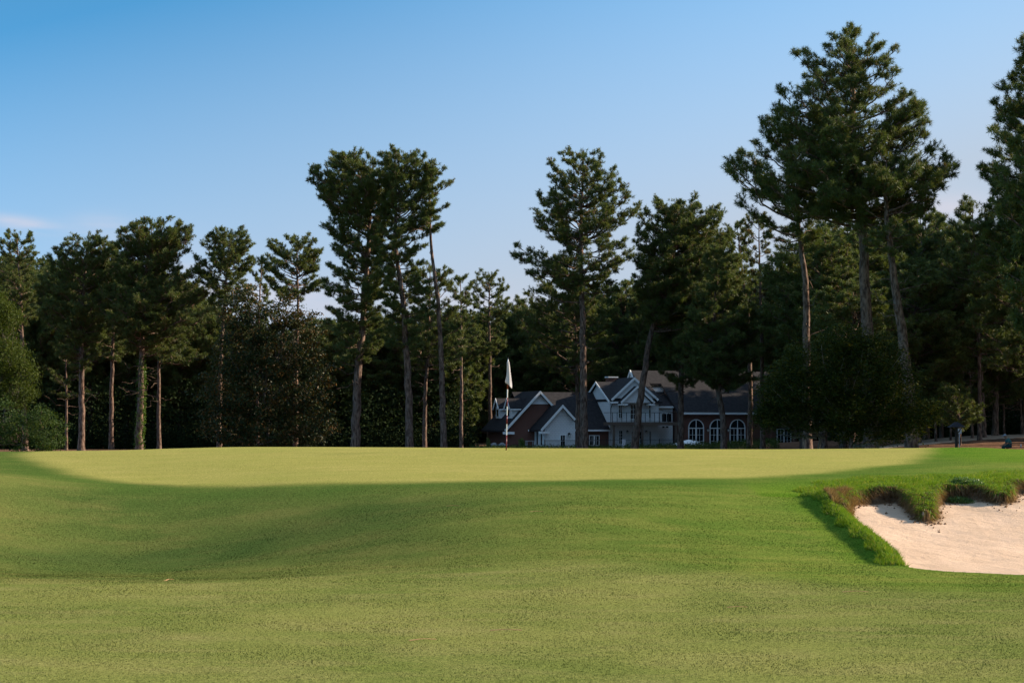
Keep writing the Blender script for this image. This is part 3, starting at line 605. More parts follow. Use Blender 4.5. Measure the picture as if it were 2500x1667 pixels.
for (Y, st, dy) in ((215, 74, 25), (238, 66, 10), (262, 70, 35), (290, 60, 60)):
    px = -140 + rg0.uniform(0, 50)
    while px < 2700:
        if not (1180 < px < 1900 and Y < 232):
            top = np.interp(px, sky_x, sky_y) + dy + rg0.uniform(-10, 45)
            lb, gp = (('dark pine deep in the left woods', 'dark pines in the back rows of the left woods') if px < 900 else
                      ('dark pine in the woods behind the house', 'dark pines behind the house') if px < 1900 else ('dark pine deep in the right woods', 'dark pines in the back rows of the right woods'))
            back_pine(px, Y, top, lb, gp)
        px += st * rg0.uniform(.8, 1.2)
# pines added beyond the right edge to keep the right woods and house shaded
for px, Y, top in ((2700,175,380),(2860,168,350),(2620,200,480),(2760,205,470),(2900,215,470),(2560,225,520),(2680,235,520),(3000,190,380),(2820,240,500),(2600,178,350),(3050,200,300),(3150,185,250),(2750,168,330),(2950,170,300),(3150,172,260),(3350,175,200),(2850,178,300),(3250,185,250),(3450,180,150),(2900,152,260),(3120,160,240),(2690,166,420),(2790,161,380),(3000,160,300)):
    back_pine(px, Y, top, 'added shade pine standing past the right border of the view', 'dark pines in the back rows of the right woods')
for px, Y, top in ((2010,155,560),(2060,170,600),(2120,158,590),(2190,165,560),(2300,172,560),(2340,168,600),(2430,160,560),(2500,172,560),(1960,175,620),(2020,200,560),(2070,206,520),(2110,204,510),(2170,212,500),(2210,200,510),(2260,207,520),(2310,203,560),(2360,212,540),(2410,198,560),(2480,206,560),(2240,150,640),(2080,140,680)):
    back_pine(px, Y, top, 'dark pine deep in the right woods', 'dark pines in the back rows of the right woods')
for px, Y, top in ((2720,128,120),(2900,130,100),(2820,124,250),(3050,128,200),(2640,112,150)):  # tall pines added past the right edge to shade the big trunks
    back_pine(px, Y, top, 'added shade pine standing past the right border of the view', 'dark pines in the back rows of the right woods')

# ------------------------------------------------------------------ broadleaf trees, shrubs and the wood behind
def leaf_mesh(name, C_, rg, size, mt, parent, tint, flat=.0, count=10, spread=.3, narrow=.55):
    m = len(C_); c = C_[:, None, :] + rg.normal(0, spread, (m, count, 3)) * np.array([1, 1, .55])
    nrm = rand_dirs(rg, (m, count)); nrm[..., 2] = np.abs(nrm[..., 2]) + flat; nrm /= np.linalg.norm(nrm, axis=-1, keepdims=True)
    u = np.cross(nrm, rand_dirs(rg, (m, count))); u /= np.linalg.norm(u, axis=-1, keepdims=True) + 1e-9; v = np.cross(nrm, u)
    sz = size * rg.uniform(.65, 1.25, (m, count, 1))
    V = np.stack([c - u * sz * .5, c + v * sz * narrow * .5, c + u * sz * .5, c - v * sz * narrow * .5], 2).reshape(-1, 3)
    tt = np.clip(np.repeat(tint, count * 4) + np.repeat(rg.normal(0, .12, m * count), 4), 0, 1)
    return mesh_np(name, V, [np.arange(len(V)).reshape(-1, 4)], mt, parent, False, {'tint': tt})
def make_bushy(name, loc, lobes, seed, mt, label, cat, size=.16, n_per=9, dens=26, trunks=(), flat=0.0, layered=False, group=None, spread=.22, warm=0, part='foliage', narrow=.55, limbs=True, zmin=.12):
    size *= 1.25
    """lobes: (x, y, z, rx, ry, rz) local; foliage clusters fill each lobe's outer half unevenly, limbs reach into it"""
    rg = np.random.default_rng(seed); root = empty(name, loc); Cs = []; ts = []; tb = TubeSet()
    for (x, y, z, rx, ry, rz) in lobes:
        area = (rx * ry + rx * rz + ry * rz) * 4.2; m = max(8, int(area * dens / 3.2))
        d = rand_dirs(rg, (m,)); r = rg.uniform(.45, 1.05, (m, 1)) ** .6 * (1 + .16 * np.sin(d[:, :1] * 7 + d[:, 2:3] * 9 + x) + .10 * np.sin(d[:, 1:2] * 13 + z))
        p = d * r * (1 + .14 * np.sin(d[:, :1] * 4 + x * 3) * np.sin(d[:, 2:3] * 5 + z)) * np.array([rx, ry, rz]) + np.array([x, y, z])
        hole = np.sin(p[:, 0] * 2.3 + z) * np.sin(p[:, 2] * 2.9 + x) + .6 * np.sin(p[:, 0] * 5.1) * np.sin(p[:, 2] * 4.3 + y) + rg.normal(0, .25, m); p = p[hole > -.32]; m = len(p)
        if layered: st = .62; wv = .45 * np.sin(p[:, 0] * .9 + y * 3 + z) + .3 * np.sin(p[:, 1] * 1.7 + x); p[:, 2] = (np.round((p[:, 2] + wv) / st) * st) - wv + rg.normal(0, .15, m) - .10 * np.hypot((p[:, 0] - x) / rx, (p[:, 1] - y) / ry) ** 2 * 2
        p = p[p[:, 2] > zmin]; Cs.append(p); ts.append(np.clip(rg.beta(2, 2.4, len(p)) + warm * (rg.random(len(p)) < .25) * .5, 0, 1))
        if limbs:
            for k in range(5):
                if not len(p): continue
                e = p[rg.integers(len(p))]; s0 = np.array([x * .4, y * .4, max(.2, z * .55)])
                tb.add(limb_path(rg, s0, e, 0, 6, .06), np.linspace(.05, .010, 6), 5)
    for (tx, ty, h, r) in trunks:
        tb.add(limb_path(rg, [tx, ty, -.3], [tx * 1.2, ty, h], 0, 8, .03), np.linspace(r, r * .45, 8), 10)
    if tb.n: tb.build('trunk' if trunks else 'stem', BARKG if trunks else BARK, root)
    leaf_mesh(part, np.concatenate(Cs), rg, size, mt, root, np.concatenate(ts), flat, n_per, spread, narrow)
    return tag(root, label, cat, group)
def at_px(px, Y, dz=-.1): X = (px - 1250) * Y / F; return (X, Y, ground_z(X, Y) + dz)
def pxl(px, py, Y, loc): q = P(px, py, Y); return (q[0] - loc[0], q[2] - loc[2])
def lobes_px(loc, Y, L_):
    r = []
    for (px, py, rx, rz, dy, ry) in L_:
        x, z = pxl(px, py, Y, loc); k = Y / F; r.append((x, dy, z, rx * k, ry, rz * k))
    return r
# magnolia in the left woods
loc = at_px(650, 172)
make_bushy('magnolia_tree', loc, lobes_px(loc, 172, [(570,770,38,45,0,1.6),(600,735,26,30,.3,1),(640,800,60,50,-.3,2.2),(700,770,40,45,.3,1.6),(745,800,45,40,0,1.7),(690,860,90,50,-.6,2.6),(590,860,70,60,-.2,2.4),(560,950,70,70,-.4,2.6),(650,960,80,80,-1,3),(750,930,60,70,-.3,2.5),(760,1030,60,60,-.8,2.4),(560,1040,70,60,-.6,2.4),(660,1055,80,50,-1.2,2.6),(610,715,14,18,.2,.6),(702,735,14,18,.2,.6)]),
    71, MAGNOLIA, 'wide glossy magnolia with bronze undersides, filling the left woods down to the ground', 'magnolia tree', size=.22, n_per=8, dens=30, trunks=((0,0,8,.16),), spread=.28, warm=1, part='crown', narrow=.45)
# bright broadleaf at the left edge and the dark shrub under it
loc = at_px(-12, 150)
make_bushy('broadleaf_tree', loc, lobes_px(loc, 150, [(-20,800,60,80,0,2),(0,740,30,35,0,1.2),(20,775,26,30,0,1),(30,880,45,50,-.3,1.6),(66,905,26,24,0,.9),(-20,930,60,60,0,2),(45,960,45,40,-.3,1.5)]),
    72, WILLOW, 'light green small leaved tree cut by the left picture edge', 'broadleaf tree', size=.12, n_per=14, dens=55, trunks=((0,0,5,.12),), spread=.28, part='crown')
loc = at_px(70, 140)
make_bushy('large_shrub', loc, lobes_px(loc, 140, [(105,1040,50,50,0,1.7),(60,1050,60,50,-.3,1.8),(0,1040,60,55,-.2,1.8),(120,1075,45,35,-.5,1.4),(-60,1050,50,50,0,1.7)]),
    73, SHRUB, 'rounded dark green shrub at the foot of the left woods, its top touched by sun', 'shrub', size=.12, n_per=12, dens=32, spread=.2)
# dogwood in front of the right woods
loc = at_px(2070, 112)
make_bushy('dogwood_tree', loc, lobes_px(loc, 112, [(1900,925,50,22,.2,1.4),(1880,1010,40,22,.3,1.2),(2270,1000,30,22,.2,1.0),(2150,860,60,30,.5,1.4),(2060,830,70,30,0,1.8),(2000,880,90,50,.3,2.4),(2110,870,80,50,-.3,2),(1960,950,110,50,0,2.6),(2080,940,110,50,-.8,2.6),(2180,930,70,45,0,2),(1930,1010,80,38,0,2),(2040,1000,110,45,-.8,2.6),(2160,1000,95,45,-.5,2.4),(2215,1020,55,36,0,1.6),(1890,985,40,25,.4,1.2),(2120,1045,80,25,-.5,2)]),
    74, DOGWOOD, 'broad layered dogwood with yellowing leaves hiding the right end of the house', 'dogwood tree', size=.13, n_per=11, dens=64, trunks=((.45,0,3.2,.14),(1.6,.4,3,.13),(-1.4,.2,2.6,.10)), flat=.9, layered=True, spread=.22, warm=1, part='crown')
# small conical shrubs by the house
def cone_shrub(px, Y, py_top, wpx, label, seed):
    loc = at_px(px, Y); h = P(0, py_top, Y)[2] - loc[2]; w_ = wpx * Y / F / 2
    make_bushy('conical_shrub', loc, [(0,0,h*.25,w_,w_,h*.25),(0,0,h*.5,w_*.8,w_*.8,h*.25),(0,0,h*.75,w_*.45,w_*.45,h*.24)], seed, CONE, label, 'shrub', size=.09, n_per=10, dens=120, spread=.07, group='small conical shrubs before the house')
cone_shrub(1274, 200, 1060, 17, 'bright green conical shrub before the brick gable', 81)
cone_shrub(1192, 200, 1068, 12, 'duller conical shrub at the left end of the house', 82)
# ground cover and undergrowth
def scatter_px(x0, x1, Y0, Y1, n_, rg, zmax, zmin=0):
    Y = rg.uniform(Y0, Y1, n_); px = rg.uniform(x0, x1, n_); X = (px - 1250) * Y / F
    return np.stack([X, Y, T(X, Y) + rg.uniform(zmin, 1, n_) ** 1.5 * zmax], -1)
rg = np.random.default_rng(91)
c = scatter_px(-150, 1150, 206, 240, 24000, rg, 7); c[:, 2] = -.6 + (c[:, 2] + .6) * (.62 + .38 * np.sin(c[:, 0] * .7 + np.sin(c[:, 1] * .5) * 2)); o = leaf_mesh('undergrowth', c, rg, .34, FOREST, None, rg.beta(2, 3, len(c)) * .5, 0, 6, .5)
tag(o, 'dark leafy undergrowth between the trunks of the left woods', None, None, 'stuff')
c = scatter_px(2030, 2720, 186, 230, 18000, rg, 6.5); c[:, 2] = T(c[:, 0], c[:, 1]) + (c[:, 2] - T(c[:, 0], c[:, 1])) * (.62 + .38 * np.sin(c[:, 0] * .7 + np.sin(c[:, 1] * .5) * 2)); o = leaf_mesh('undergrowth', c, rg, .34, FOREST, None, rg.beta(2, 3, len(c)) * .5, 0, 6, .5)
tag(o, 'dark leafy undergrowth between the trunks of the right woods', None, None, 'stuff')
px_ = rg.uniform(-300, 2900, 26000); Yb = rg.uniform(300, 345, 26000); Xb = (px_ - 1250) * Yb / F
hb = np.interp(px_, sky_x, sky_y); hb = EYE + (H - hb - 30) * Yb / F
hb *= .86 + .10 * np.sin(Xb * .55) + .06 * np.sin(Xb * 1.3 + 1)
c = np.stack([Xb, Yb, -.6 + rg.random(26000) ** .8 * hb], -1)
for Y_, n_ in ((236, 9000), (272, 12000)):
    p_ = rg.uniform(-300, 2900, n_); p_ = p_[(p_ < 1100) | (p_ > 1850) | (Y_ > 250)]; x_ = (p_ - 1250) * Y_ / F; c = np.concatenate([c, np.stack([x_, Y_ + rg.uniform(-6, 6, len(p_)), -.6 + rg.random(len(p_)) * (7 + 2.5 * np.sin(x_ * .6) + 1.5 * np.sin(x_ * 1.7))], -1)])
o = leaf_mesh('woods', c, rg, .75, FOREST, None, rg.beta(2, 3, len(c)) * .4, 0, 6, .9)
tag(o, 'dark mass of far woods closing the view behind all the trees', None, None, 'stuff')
c = scatter_px(1150, 1900, 176, 200, 5000, rg, .5); o = leaf_mesh('ground_cover', c, rg, .13, SHRUB, None, rg.beta(2, 2, len(c)), 0, 8, .16)
tag(o, 'low green ground cover and weeds in front of the house', None, None, 'stuff')
# ivy on the ivy covered pine
rg = np.random.default_rng(92); Yi = 186; a = at_px(339, Yi); m = 520
zz = np.interp(rg.random(m), [0, 1], [.5, P(0, 868, Yi)[2] - a[2]]); th = rg.uniform(0, 6.28, m); rr = .36 - .012 * zz + rg.uniform(0, .13, m)
xo = np.interp(zz, [0, 5.5, 12], [0, .25, .35])
iv = leaf_mesh('ivy', np.stack([a[0] + xo + rr * np.cos(th), a[1] + rr * np.sin(th), a[2] + zz], -1), rg, .13, CONE, None, rg.beta(2, 2, m) * .4, 0, 8, .07)
tag(iv, 'green ivy wrapped round the trunk of the pine in the left woods', 'ivy')

# ------------------------------------------------------------------ the house
TH = R(20); Y0 = 211.0; hX0 = (1490 - 1250) * Y0 / F; hc, hs = math.cos(TH), math.sin(TH); hz0 = -.62
def hu(px, v=0.0):
    k = (px - 1250) / F; return (hX0 - v * hs - k * (Y0 + v * hc)) / (k * hs - hc)
def hz(py, u=0.0, v=0.0): return EYE + (H - py) * (Y0 + u * hs + v * hc) / F - hz0
house = empty('house', (hX0, Y0, hz0), TH)
tag(house, 'rambling white shingle and red brick house with dark roofs behind the pines', 'house')
def wallvec(q):
    s_ = q.n('SeparateXYZ', Vector=q.n('TexCoord').outputs['Object'])
    return q.n('CombineXYZ', X=q.math('ADD', s_.outputs[0], s_.outputs[1]), Y=s_.outputs[2]).outputs[0]
def M_shingle():
    m = mat('white_shingle', rough=.7, spec=.2); q = NB(m); v = wallvec(q)
    b = q.n('TexBrick', Vector=v, Scale=1.0, Mortar_Size=.012, Brick_Width=.34, Row_Height=.19, Bias=0.0, Color1=(.80,.80,.80), Color2=(.76,.76,.77), Mortar=(.55,.55,.56))
    q.set(q.b.inputs['Base Color'], b.outputs[0]); return m
def M_brick():
    m = mat('red_brick', rough=.9, spec=.1); q = NB(m); v = wallvec(q)
    b = q.n('TexBrick', Vector=v, Scale=1.0, Mortar_Size=.012, Brick_Width=.24, Row_Height=.085, Color1=(.20,.060,.040), Color2=(.11,.040,.030), Mortar=(.22,.17,.14))
    q.set(q.b.inputs['Base Color'], q.mix(q.math('MULTIPLY', q.noise(1.6, 4), .6), b.outputs[0], (.13,.055,.042))); return m
def M_roof():
    m = mat('roof_shingle', rough=.9, spec=.15); q = NB(m)
    n1 = q.noise(3.5, 4, .7); c = q.mix(q.ramp(n1, .35, .65), (.018,.017,.020), (.040,.036,.038))
    wv = q.n('TexWave', _bands_direction='Z', Vector=q.n('TexCoord').outputs['Object'], Scale=2.3, Distortion=.4).outputs[0]
    q.set(q.b.inputs['Base Color'], q.mix(q.math('MULTIPLY', wv, .35), c, (.02,.02,.022))); return m
SHG, BRK, ROOF = M_shingle(), M_brick(), M_roof()
TRIM = mat('white_paint', (.84,.84,.84), .5, .3); GLASS = mat('window_glass', (.012,.016,.02), .06, .6); BLK = mat('black_metal', (.015,.015,.016), .45, .5)
DECKM = mat('dark_timber', (.13,.095,.075), .8, .2); LAMPG = mat('frosted_glass', (.55,.55,.52), .4, .4)
def hbuild(mb, nm, m, par=None, label=None):
    o = mb.build(nm, m, par or house)
    if label: o['label'] = label
    return o
def gable(pxa, pya, lpx, lpy, rpx, rpy, v0, v1, over=.45, th=.20, wall=None, wl=None, wr=None, trim=.30, ped=None, nm='gable'):
    """a roof with its ridge running away from the viewer; apex and feet traced on the front plane v0; the roof overhangs the wall by `over`"""
    vf = v0 - over; A_ = (hu(pxa, vf), hz(pya, hu(pxa, vf), vf)); Lf = (hu(lpx, vf), hz(lpy, hu(lpx, vf), vf)); Rt = (hu(rpx, vf), hz(rpy, hu(rpx, vf), vf))
    def slab(a, b, t):                    # thick strip below the line a-b
        return [a, b, (b[0], b[1] - t), (a[0], a[1] - t)]
    r = MB(); r.prism(slab(Lf, A_, th), vf, v1); r.prism(slab(A_, Rt, th), vf, v1); hbuild(r, 'roof', ROOF)
    t = MB(); up = .02
    t.prism([(Lf[0] - .02, Lf[1] + up), (A_[0], A_[1] + up), (A_[0], A_[1] - trim), (Lf[0] + .12, Lf[1] - trim * .55)], vf - .06, vf - .003)
    t.prism([(A_[0], A_[1] + up), (Rt[0] + .02, Rt[1] + up), (Rt[0] - .12, Rt[1] - trim * .55), (A_[0], A_[1] - trim)], vf - .065, vf - .003)
    hbuild(t, 'rake_board', TRIM)
    if wall:
        a = (A_[0], A_[1] - th - .02); ul = hu(wl, v0); ur = hu(wr, v0)
        sl = (A_[1] - Lf[1]) / (A_[0] - Lf[0]); sr = (A_[1] - Rt[1]) / (Rt[0] - A_[0])
        wp = [(ul, 0), (ul, max(.5, a[1] - (a[0] - ul) * sl)), a, (ur, max(.5, a[1] - (ur - a[0]) * sr)), (ur, 0)]
        m_ = MB(); m_.prism(wp, v0, v1 - .3); hbuild(m_, 'wall', wall)
    return A_, Lf, Rt
def window(px0, px1, py0, py1, v, cols=2, rows=3, arch=False, frame=.07, nm='window', depth=.10, door=False):
    u0, u1 = hu(px0, v), hu(px1, v); z1, z0_ = hz(py0, u0, v), hz(py1, u0, v); um = (u0 + u1) / 2
    zt = z1 - (u1 - u0) / 2 if arch else z1
    fr = MB(); y0, y1 = v - depth, v - .004
    fr.box((u0, y0, z0_), (u0 + frame, y1, zt)); fr.box((u1 - frame, y0, z0_), (u1, y1, zt))
    fr.box((u0 + frame, y0, z0_), (u1 - frame, y1, z0_ + frame * (2.2 if door else 1))); fr.box((u0 + frame, y0, zt - frame), (u1 - frame, y1, zt))
    if arch:
        r = (u1 - u0) / 2; N = 16
        ang = [math.pi * i / N for i in range(N + 1)]
        o_ = [(um + r * math.cos(a), zt + r * math.sin(a)) for a in ang]; i_ = [(um + (r - frame) * math.cos(a), zt + (r - frame) * math.sin(a)) for a in ang]
        for k in range(N): fr.prism([o_[k], o_[k + 1], i_[k + 1], i_[k]], y0, y1)
        fr.box((um - .03, y0 + .02, zt), (um + .03, y1, zt + r - frame))
    f = hbuild(fr, nm, TRIM)
    g = MB(); g.box((u0 + frame, v - .03, z0_ + frame), (u1 - frame, v - .008, zt - frame))
    if arch:
        r = (u1 - u0) / 2 - frame; g.prism([(um + r * math.cos(math.pi * i / 16), zt + r * math.sin(math.pi * i / 16)) for i in range(17)], v - .03, v - .008)
    hbuild(g, 'pane', GLASS, f)
    mb = MB()
    for c in range(1, cols):
        x = u0 + frame + (u1 - u0 - 2 * frame) * c / cols; wd = .05 if (cols == 4 and c == 2) or (cols == 2 and door) else .016
        if cols == 4 and c == 2: wd = .09
        mb.box((x - wd, v - .07, z0_ + frame), (x + wd, v - .032, zt - frame))
    for r_ in range(1, rows):
        z = z0_ + frame + (zt - z0_ - 2 * frame) * r_ / rows; mb.box((u0 + frame, v - .066, z - .016), (u1 - frame, v - .034, z + .016))
    if mb.v: hbuild(mb, 'glazing_bar', TRIM, f)
    return f
def wall_lamp(px, py, v, s=.22, glass=True):
    u, z = hu(px, v), hz(py, hu(px, v), v); m_ = MB()
    m_.box((u - s * .3, v - .06, z - s * .2), (u + s * .3, v - .003, z + s * .9)); m_.box((u - s * .12, v - .2, z + s * .5), (u + s * .12, v - .06, z + s * .7)); m_.box((u - s * .45, v - .32, z + s * .35), (u + s * .45, v - .06 - .02, z + s * .5))
    l = hbuild(m_, 'wall_lamp', BLK); g = MB(); g.tube([(u, v - .2, z + s * .35), (u, v - .2, z), (u, v - .2, z - s * .5)], [s * .25, s * .42, s * .2], 10); hbuild(g, 'lamp_glass', LAMPG, l)
# --- brick wing A with the wide gable
A_, Lf, Rt = gable(1319, 954, 1232, 1050, 1406, 1050, 0.0, 7.0, wall=BRK, wl=1243, wr=1396)
p = MB(); hgt = hz(984, A_[0], -.2); sl = (A_[1] - Lf[1]) / (A_[0] - Lf[0]); dw = (A_[1] - .25 - hgt) / sl
p.prism([(A_[0] - dw, hgt), (A_[0] + dw, hgt), (A_[0], A_[1] - .25)], -.06, -.003); hbuild(p, 'pediment', SHG)
p = MB(); p.box((A_[0] - dw - .05, -.12, hgt - .1), (A_[0] + dw + .05, -.065, hgt + .02)); hbuild(p, 'band_course', TRIM)
p = MB(); p.box((Lf[0] - .05, -.5, Lf[1] - .42), (hu(1252), -.004, Lf[1] - .16)); hbuild(p, 'eave_return', TRIM)
# long roof behind with its ridge along the front
def long_roof(px0, px1, v0, pyr, vr, pye, depth=.18, vb=None, ends=True, over=.4):
    u0, u1 = hu(px0, v0), hu(px1, v0); um = (u0 + u1) / 2; zr = hz(pyr, um, vr); ze = hz(pye, um, v0); vb = vb or 2 * vr - v0
    r = MB(); ve = v0 - over; ze2 = ze
    r.prism([(ve, ze2), (vr, zr), (vr, zr - depth), (ve, ze2 - depth)], u0, u1, 'u')
    r.prism([(vr, zr), (vb + over, ze2), (vb + over, ze2 - depth), (vr, zr - depth)], u0, u1, 'u')
    hbuild(r, 'roof', ROOF)
    g = MB(); g.box((u0, ve - .05, ze2 - .20), (u1, ve - .003, ze2 - .02)); hbuild(g, 'fascia', TRIM)
    return u0, u1, zr, ze, vb
u0, u1, zr, ze, vb = long_roof(1286, 1489, .4, 957, 4.9, 1048)
w_ = MB(); w_.prism([(.45, 0), (.45, ze - .15), (4.9, zr - .3), (vb - .1, ze - .15), (vb - .1, 0)], hu(1396, .5), u1 - .02, 'u'); hbuild(w_, 'wall', BRK)
window(1438, 1463, 1062, 1088, .45, 4, 2)
# dormers on the left slope of wing A: they look to the left
for v_, px in ((1.3, 1243), (4.6, 1216)):
    ud = hu(px, v_); zr_ = hz(973, ud, v_); ze_ = hz(994, ud, v_); zb = hz(1021, ud, v_); ue = ud + 3.2; hw = .72
    w_ = MB(); w_.prism([(v_ - hw, zb), (v_ - hw, ze_), (v_, zr_ - .12), (v_ + hw, ze_), (v_ + hw, zb)], ud, ue, 'u'); o = hbuild(w_, 'dormer', SHG)
    r = MB(); r.prism([(v_ - hw - .22, ze_ - .04), (v_, zr_ + .04), (v_, zr_ - .08), (v_ - hw - .22, ze_ - .16)], ud - .25, ue, 'u'); r.prism([(v_, zr_ + .04), (v_ + hw + .22, ze_ - .04), (v_ + hw + .22, ze_ - .16), (v_, zr_ - .08)], ud - .25, ue, 'u'); hbuild(r, 'roof', ROOF, o)
    t = MB(); t.box((ud - .2, v_ - hw - .26, ze_ - .30), (ue, v_ - hw - .01, ze_ - .165)); t.prism([(v_ - hw - .24, ze_ - .16), (v_, zr_ + .06), (v_, zr_ - .22), (v_ - hw - .1, ze_ - .3)], ud - .32, ud - .255, 'u'); t.prism([(v_, zr_ + .06), (v_ + hw + .24, ze_ - .16), (v_ + hw + .1, ze_ - .3), (v_, zr_ - .22)], ud - .32, ud - .255, 'u'); hbuild(t, 'fascia', TRIM, o)
    t = MB(); t.box((ud - .06, v_ - .34, zb + .15), (ud - .003, v_ + .34, ze_ - .12)); f = hbuild(t, 'window', TRIM, o)
    t = MB(); t.box((ud - .08, v_ - .27, zb + .22), (ud - .063, v_ + .27, ze_ - .19)); hbuild(t, 'pane', GLASS, o)
# --- white gable B standing forward
vB = -3.0
A_, Lf, Rt = gable(1374, 988, 1320, 1049, 1405, 1023, vB, 1.2, wall=SHG, wl=1330, wr=1404)
p = MB(); hgt = hz(1011, A_[0], vB); sl = (A_[1] - Lf[1]) / (A_[0] - Lf[0]); dw = (A_[1] - .3 - hgt) / sl
p.prism([(A_[0] - dw, hgt), (A_[0] + dw, hgt), (A_[0], A_[1] - .3)], vB - .05, vB - .003); hbuild(p, 'pediment', SHG)
p = MB(); p.box((A_[0] - dw - .03, vB - .09, hgt - .07), (A_[0] + dw + .03, vB - .055, hgt + .03)); hbuild(p, 'band_course', TRIM)
p = MB(); p.box((Lf[0] - .05, vB - .5, Lf[1] - .40), (hu(1338, vB), vB - .004, Lf[1] - .16)); hbuild(p, 'eave_return', TRIM)
window(1366, 1381, 1060, 1092, vB, 2, 2, nm='door', door=False, frame=.10)
wall_lamp(1389, 1064, vB, .38)
for dv in (.5, 1.7):                      # narrow windows in the left side of gable B
    ul = hu(1330, vB); t = MB(); t.box((ul - .07, vB + dv, .35), (ul - .003, vB + dv + .55, 1.95)); f = hbuild(t, 'window', TRIM)
    t = MB(); t.box((ul - .09, vB + dv + .08, .45), (ul - .072, vB + dv + .47, 1.87)); hbuild(t, 'pane', GLASS, f)
# --- two storey block C
uC0, uC1, uC2 = hu(1490), hu(1608), hu(1647)
zeC = hz(980, uC0); zrC = hz(934, uC0, 3.4)
w_ = MB(); w_.prism([(0, 0), (0, zeC - .1), (3.4, zrC - .12), (6.8, zeC - .1), (6.8, 0)], uC0, uC1, 'u'); hbuild(w_, 'wall', SHG)
w_ = MB(); w_.box((uC1, .5, 0), (uC2, 6.5, hz(992, uC2, .5))); hbuild(w_, 'wall', SHG)
r = MB()
for a, b in (((-.4, zeC + .02), (3.4, zrC + .1)), ((3.4, zrC + .1), (7.2, zeC + .02))): r.prism([a, b, (b[0], b[1] - .16), (a[0], a[1] - .16)], uC0 - .25, uC1 + .3, 'u')
hbuild(r, 'roof', ROOF)
t = MB()
for a, b in (((-.42, zeC + .04), (3.4, zrC + .13)), ((3.4, zrC + .13), (7.2, zeC + .04))): t.prism([a, b, (b[0], b[1] - .26), (a[0], a[1] - .26)], uC0 - .31, uC0 - .255, 'u')
t.box((uC0 - .2, -.46, zeC - .2), (hu(1516), -.405, zeC - .02)); hbuild(t, 'rake_board', TRIM)
gable(1549, 921, 1492, 975, 1608, 975, -.05, 5.0, wall=None, over=.3)
p = MB(); a = hu(1549), hz(925); b_ = hu(1500), hz(972); c_ = hu(1600), hz(972); p.prism([b_, c_, a], -.20, -.004); hbuild(p, 'pediment', SHG)
A2, L2, R2 = gable(1557, 942, 1515, 982, 1599, 982, -.9, .0, wall=None, over=.25, trim=.24)
p = MB(); p.prism([(L2[0] + .35, L2[1] - .05), (R2[0] - .35, R2[1] - .05), (A2[0], A2[1] - .22)], -.92, -.30); hbuild(p, 'pediment', SHG)
p = MB(); p.box((L2[0], -1.17, L2[1] - .30), (hu(1531, -.9), -.21, L2[1] - .14)); p.box((hu(1583, -.9), -1.17, L2[1] - .30), (R2[0], -.21, L2[1] - .14)); hbuild(p, 'eave_return', TRIM)
u0, u1, zr, ze, vb = long_roof(1604, 1650, .5, 950, 4.0, 991, vb=6.5)
# lean drain pipe at the left corner
p = MB(); p.tube([(uC0 + .1, -.42, zeC - .2), (uC0 + .02, -.08, zeC - .7), (uC0 + .02, -.08, .1)], .05, 6); hbuild(p, 'drain_pipe', BLK)
# main high roof behind, and the brick wing under it
vM = .6; uM0, uM1 = hu(1540, 5.2), hu(1880, 5.2); um = (uM0 + uM1) / 2
zrM = hz(905, hu(1640, 5.2), 5.2); zeM = hz(1006, hu(1700, -.8), -.8)
r = MB()
for a, b in (((-1.2, zeM), (5.2, zrM)), ((5.2, zrM), (11.6, zeM))): r.prism([a, b, (b[0], b[1] - .2), (a[0], a[1] - .2)], hu(1652, -.9) if a[0] < 0 else uM0, uM1, 'u')
k = 5.0 / 6.4
r.prism([(3.2, zrM - 2.0 * (zrM - zeM) / 6.4), (5.2, zrM), (5.2, zrM - .2), (3.2, zrM - 2.0 * (zrM - zeM) / 6.4 - .2)], uM0, hu(1652, -.9) - .003, 'u')
hbuild(r, 'roof', ROOF)
t = MB(); t.box((hu(1655, -1.2), -1.26, zeM - .24), (uM1, -1.205, zeM - .03)); hbuild(t, 'fascia', TRIM)
t = MB(); t.prism([(4.1, zrM - 1.15), (5.2, zrM + .05), (6.3, zrM - 1.15), (6.05, zrM - 1.15), (5.2, zrM - .25), (4.35, zrM - 1.15)], uM0 - .12, uM0 - .004, 'u'); hbuild(t, 'rake_board', TRIM)
w_ = MB(); w_.prism([(3.4, 2), (3.4, zrM - 2.1), (5.2, zrM - .22), (7.0, zrM - 2.1), (7.0, 2)], uM0 + .05, hu(1652), 'u'); hbuild(w_, 'wall', SHG)
w_ = MB(); w_.prism([(-.8, 0), (-.8, zeM - .2), (5.2, zrM - .25), (11.2, zeM - .2), (11.2, 0)], hu(1660, -.8), uM1 - .3, 'u'); hbuild(w_, 'wall', BRK)
vW = -.8
window(1680, 1718, 1023, 1094, vW, 4, 3, True, .09, 'arched_door'); window(1732, 1770, 1023, 1094, vW, 4, 3, True, .09, 'arched_door'); window(1781, 1819, 1023, 1094, vW, 4, 3, True, .09, 'arched_door')
wall_lamp(1727, 1050, vW, .30); wall_lamp(1777, 1050, vW, .30)
# lower brick annex at the right end, mostly behind the dogwood
uA0, uA1 = hu(1884, -1.2), hu(1995, -1.2)
w_ = MB(); w_.box((uA0, -1.2, 0), (uA1, 6, hz(1036, uA0, -1.2))); hbuild(w_, 'wall', BRK)
r = MB(); zA = hz(1034, uA0, -1.2); r.prism([(-1.6, zA), (2.4, zA + 2.2), (6.4, zA), (6.4, zA - .16), (2.4, zA + 2.04), (-1.6, zA - .16)], uA0 - .2, uA1 + .3, 'u'); hbuild(r, 'roof', ROOF)
window(1896, 1931, 1046, 1090, -1.2, 4, 3, False, .09); window(1944, 1957, 1046, 1086, -1.2, 2, 4, False, .08)
window(1963, 1980, 1045, 1090, -1.2, 2, 4, False, .12, 'door')
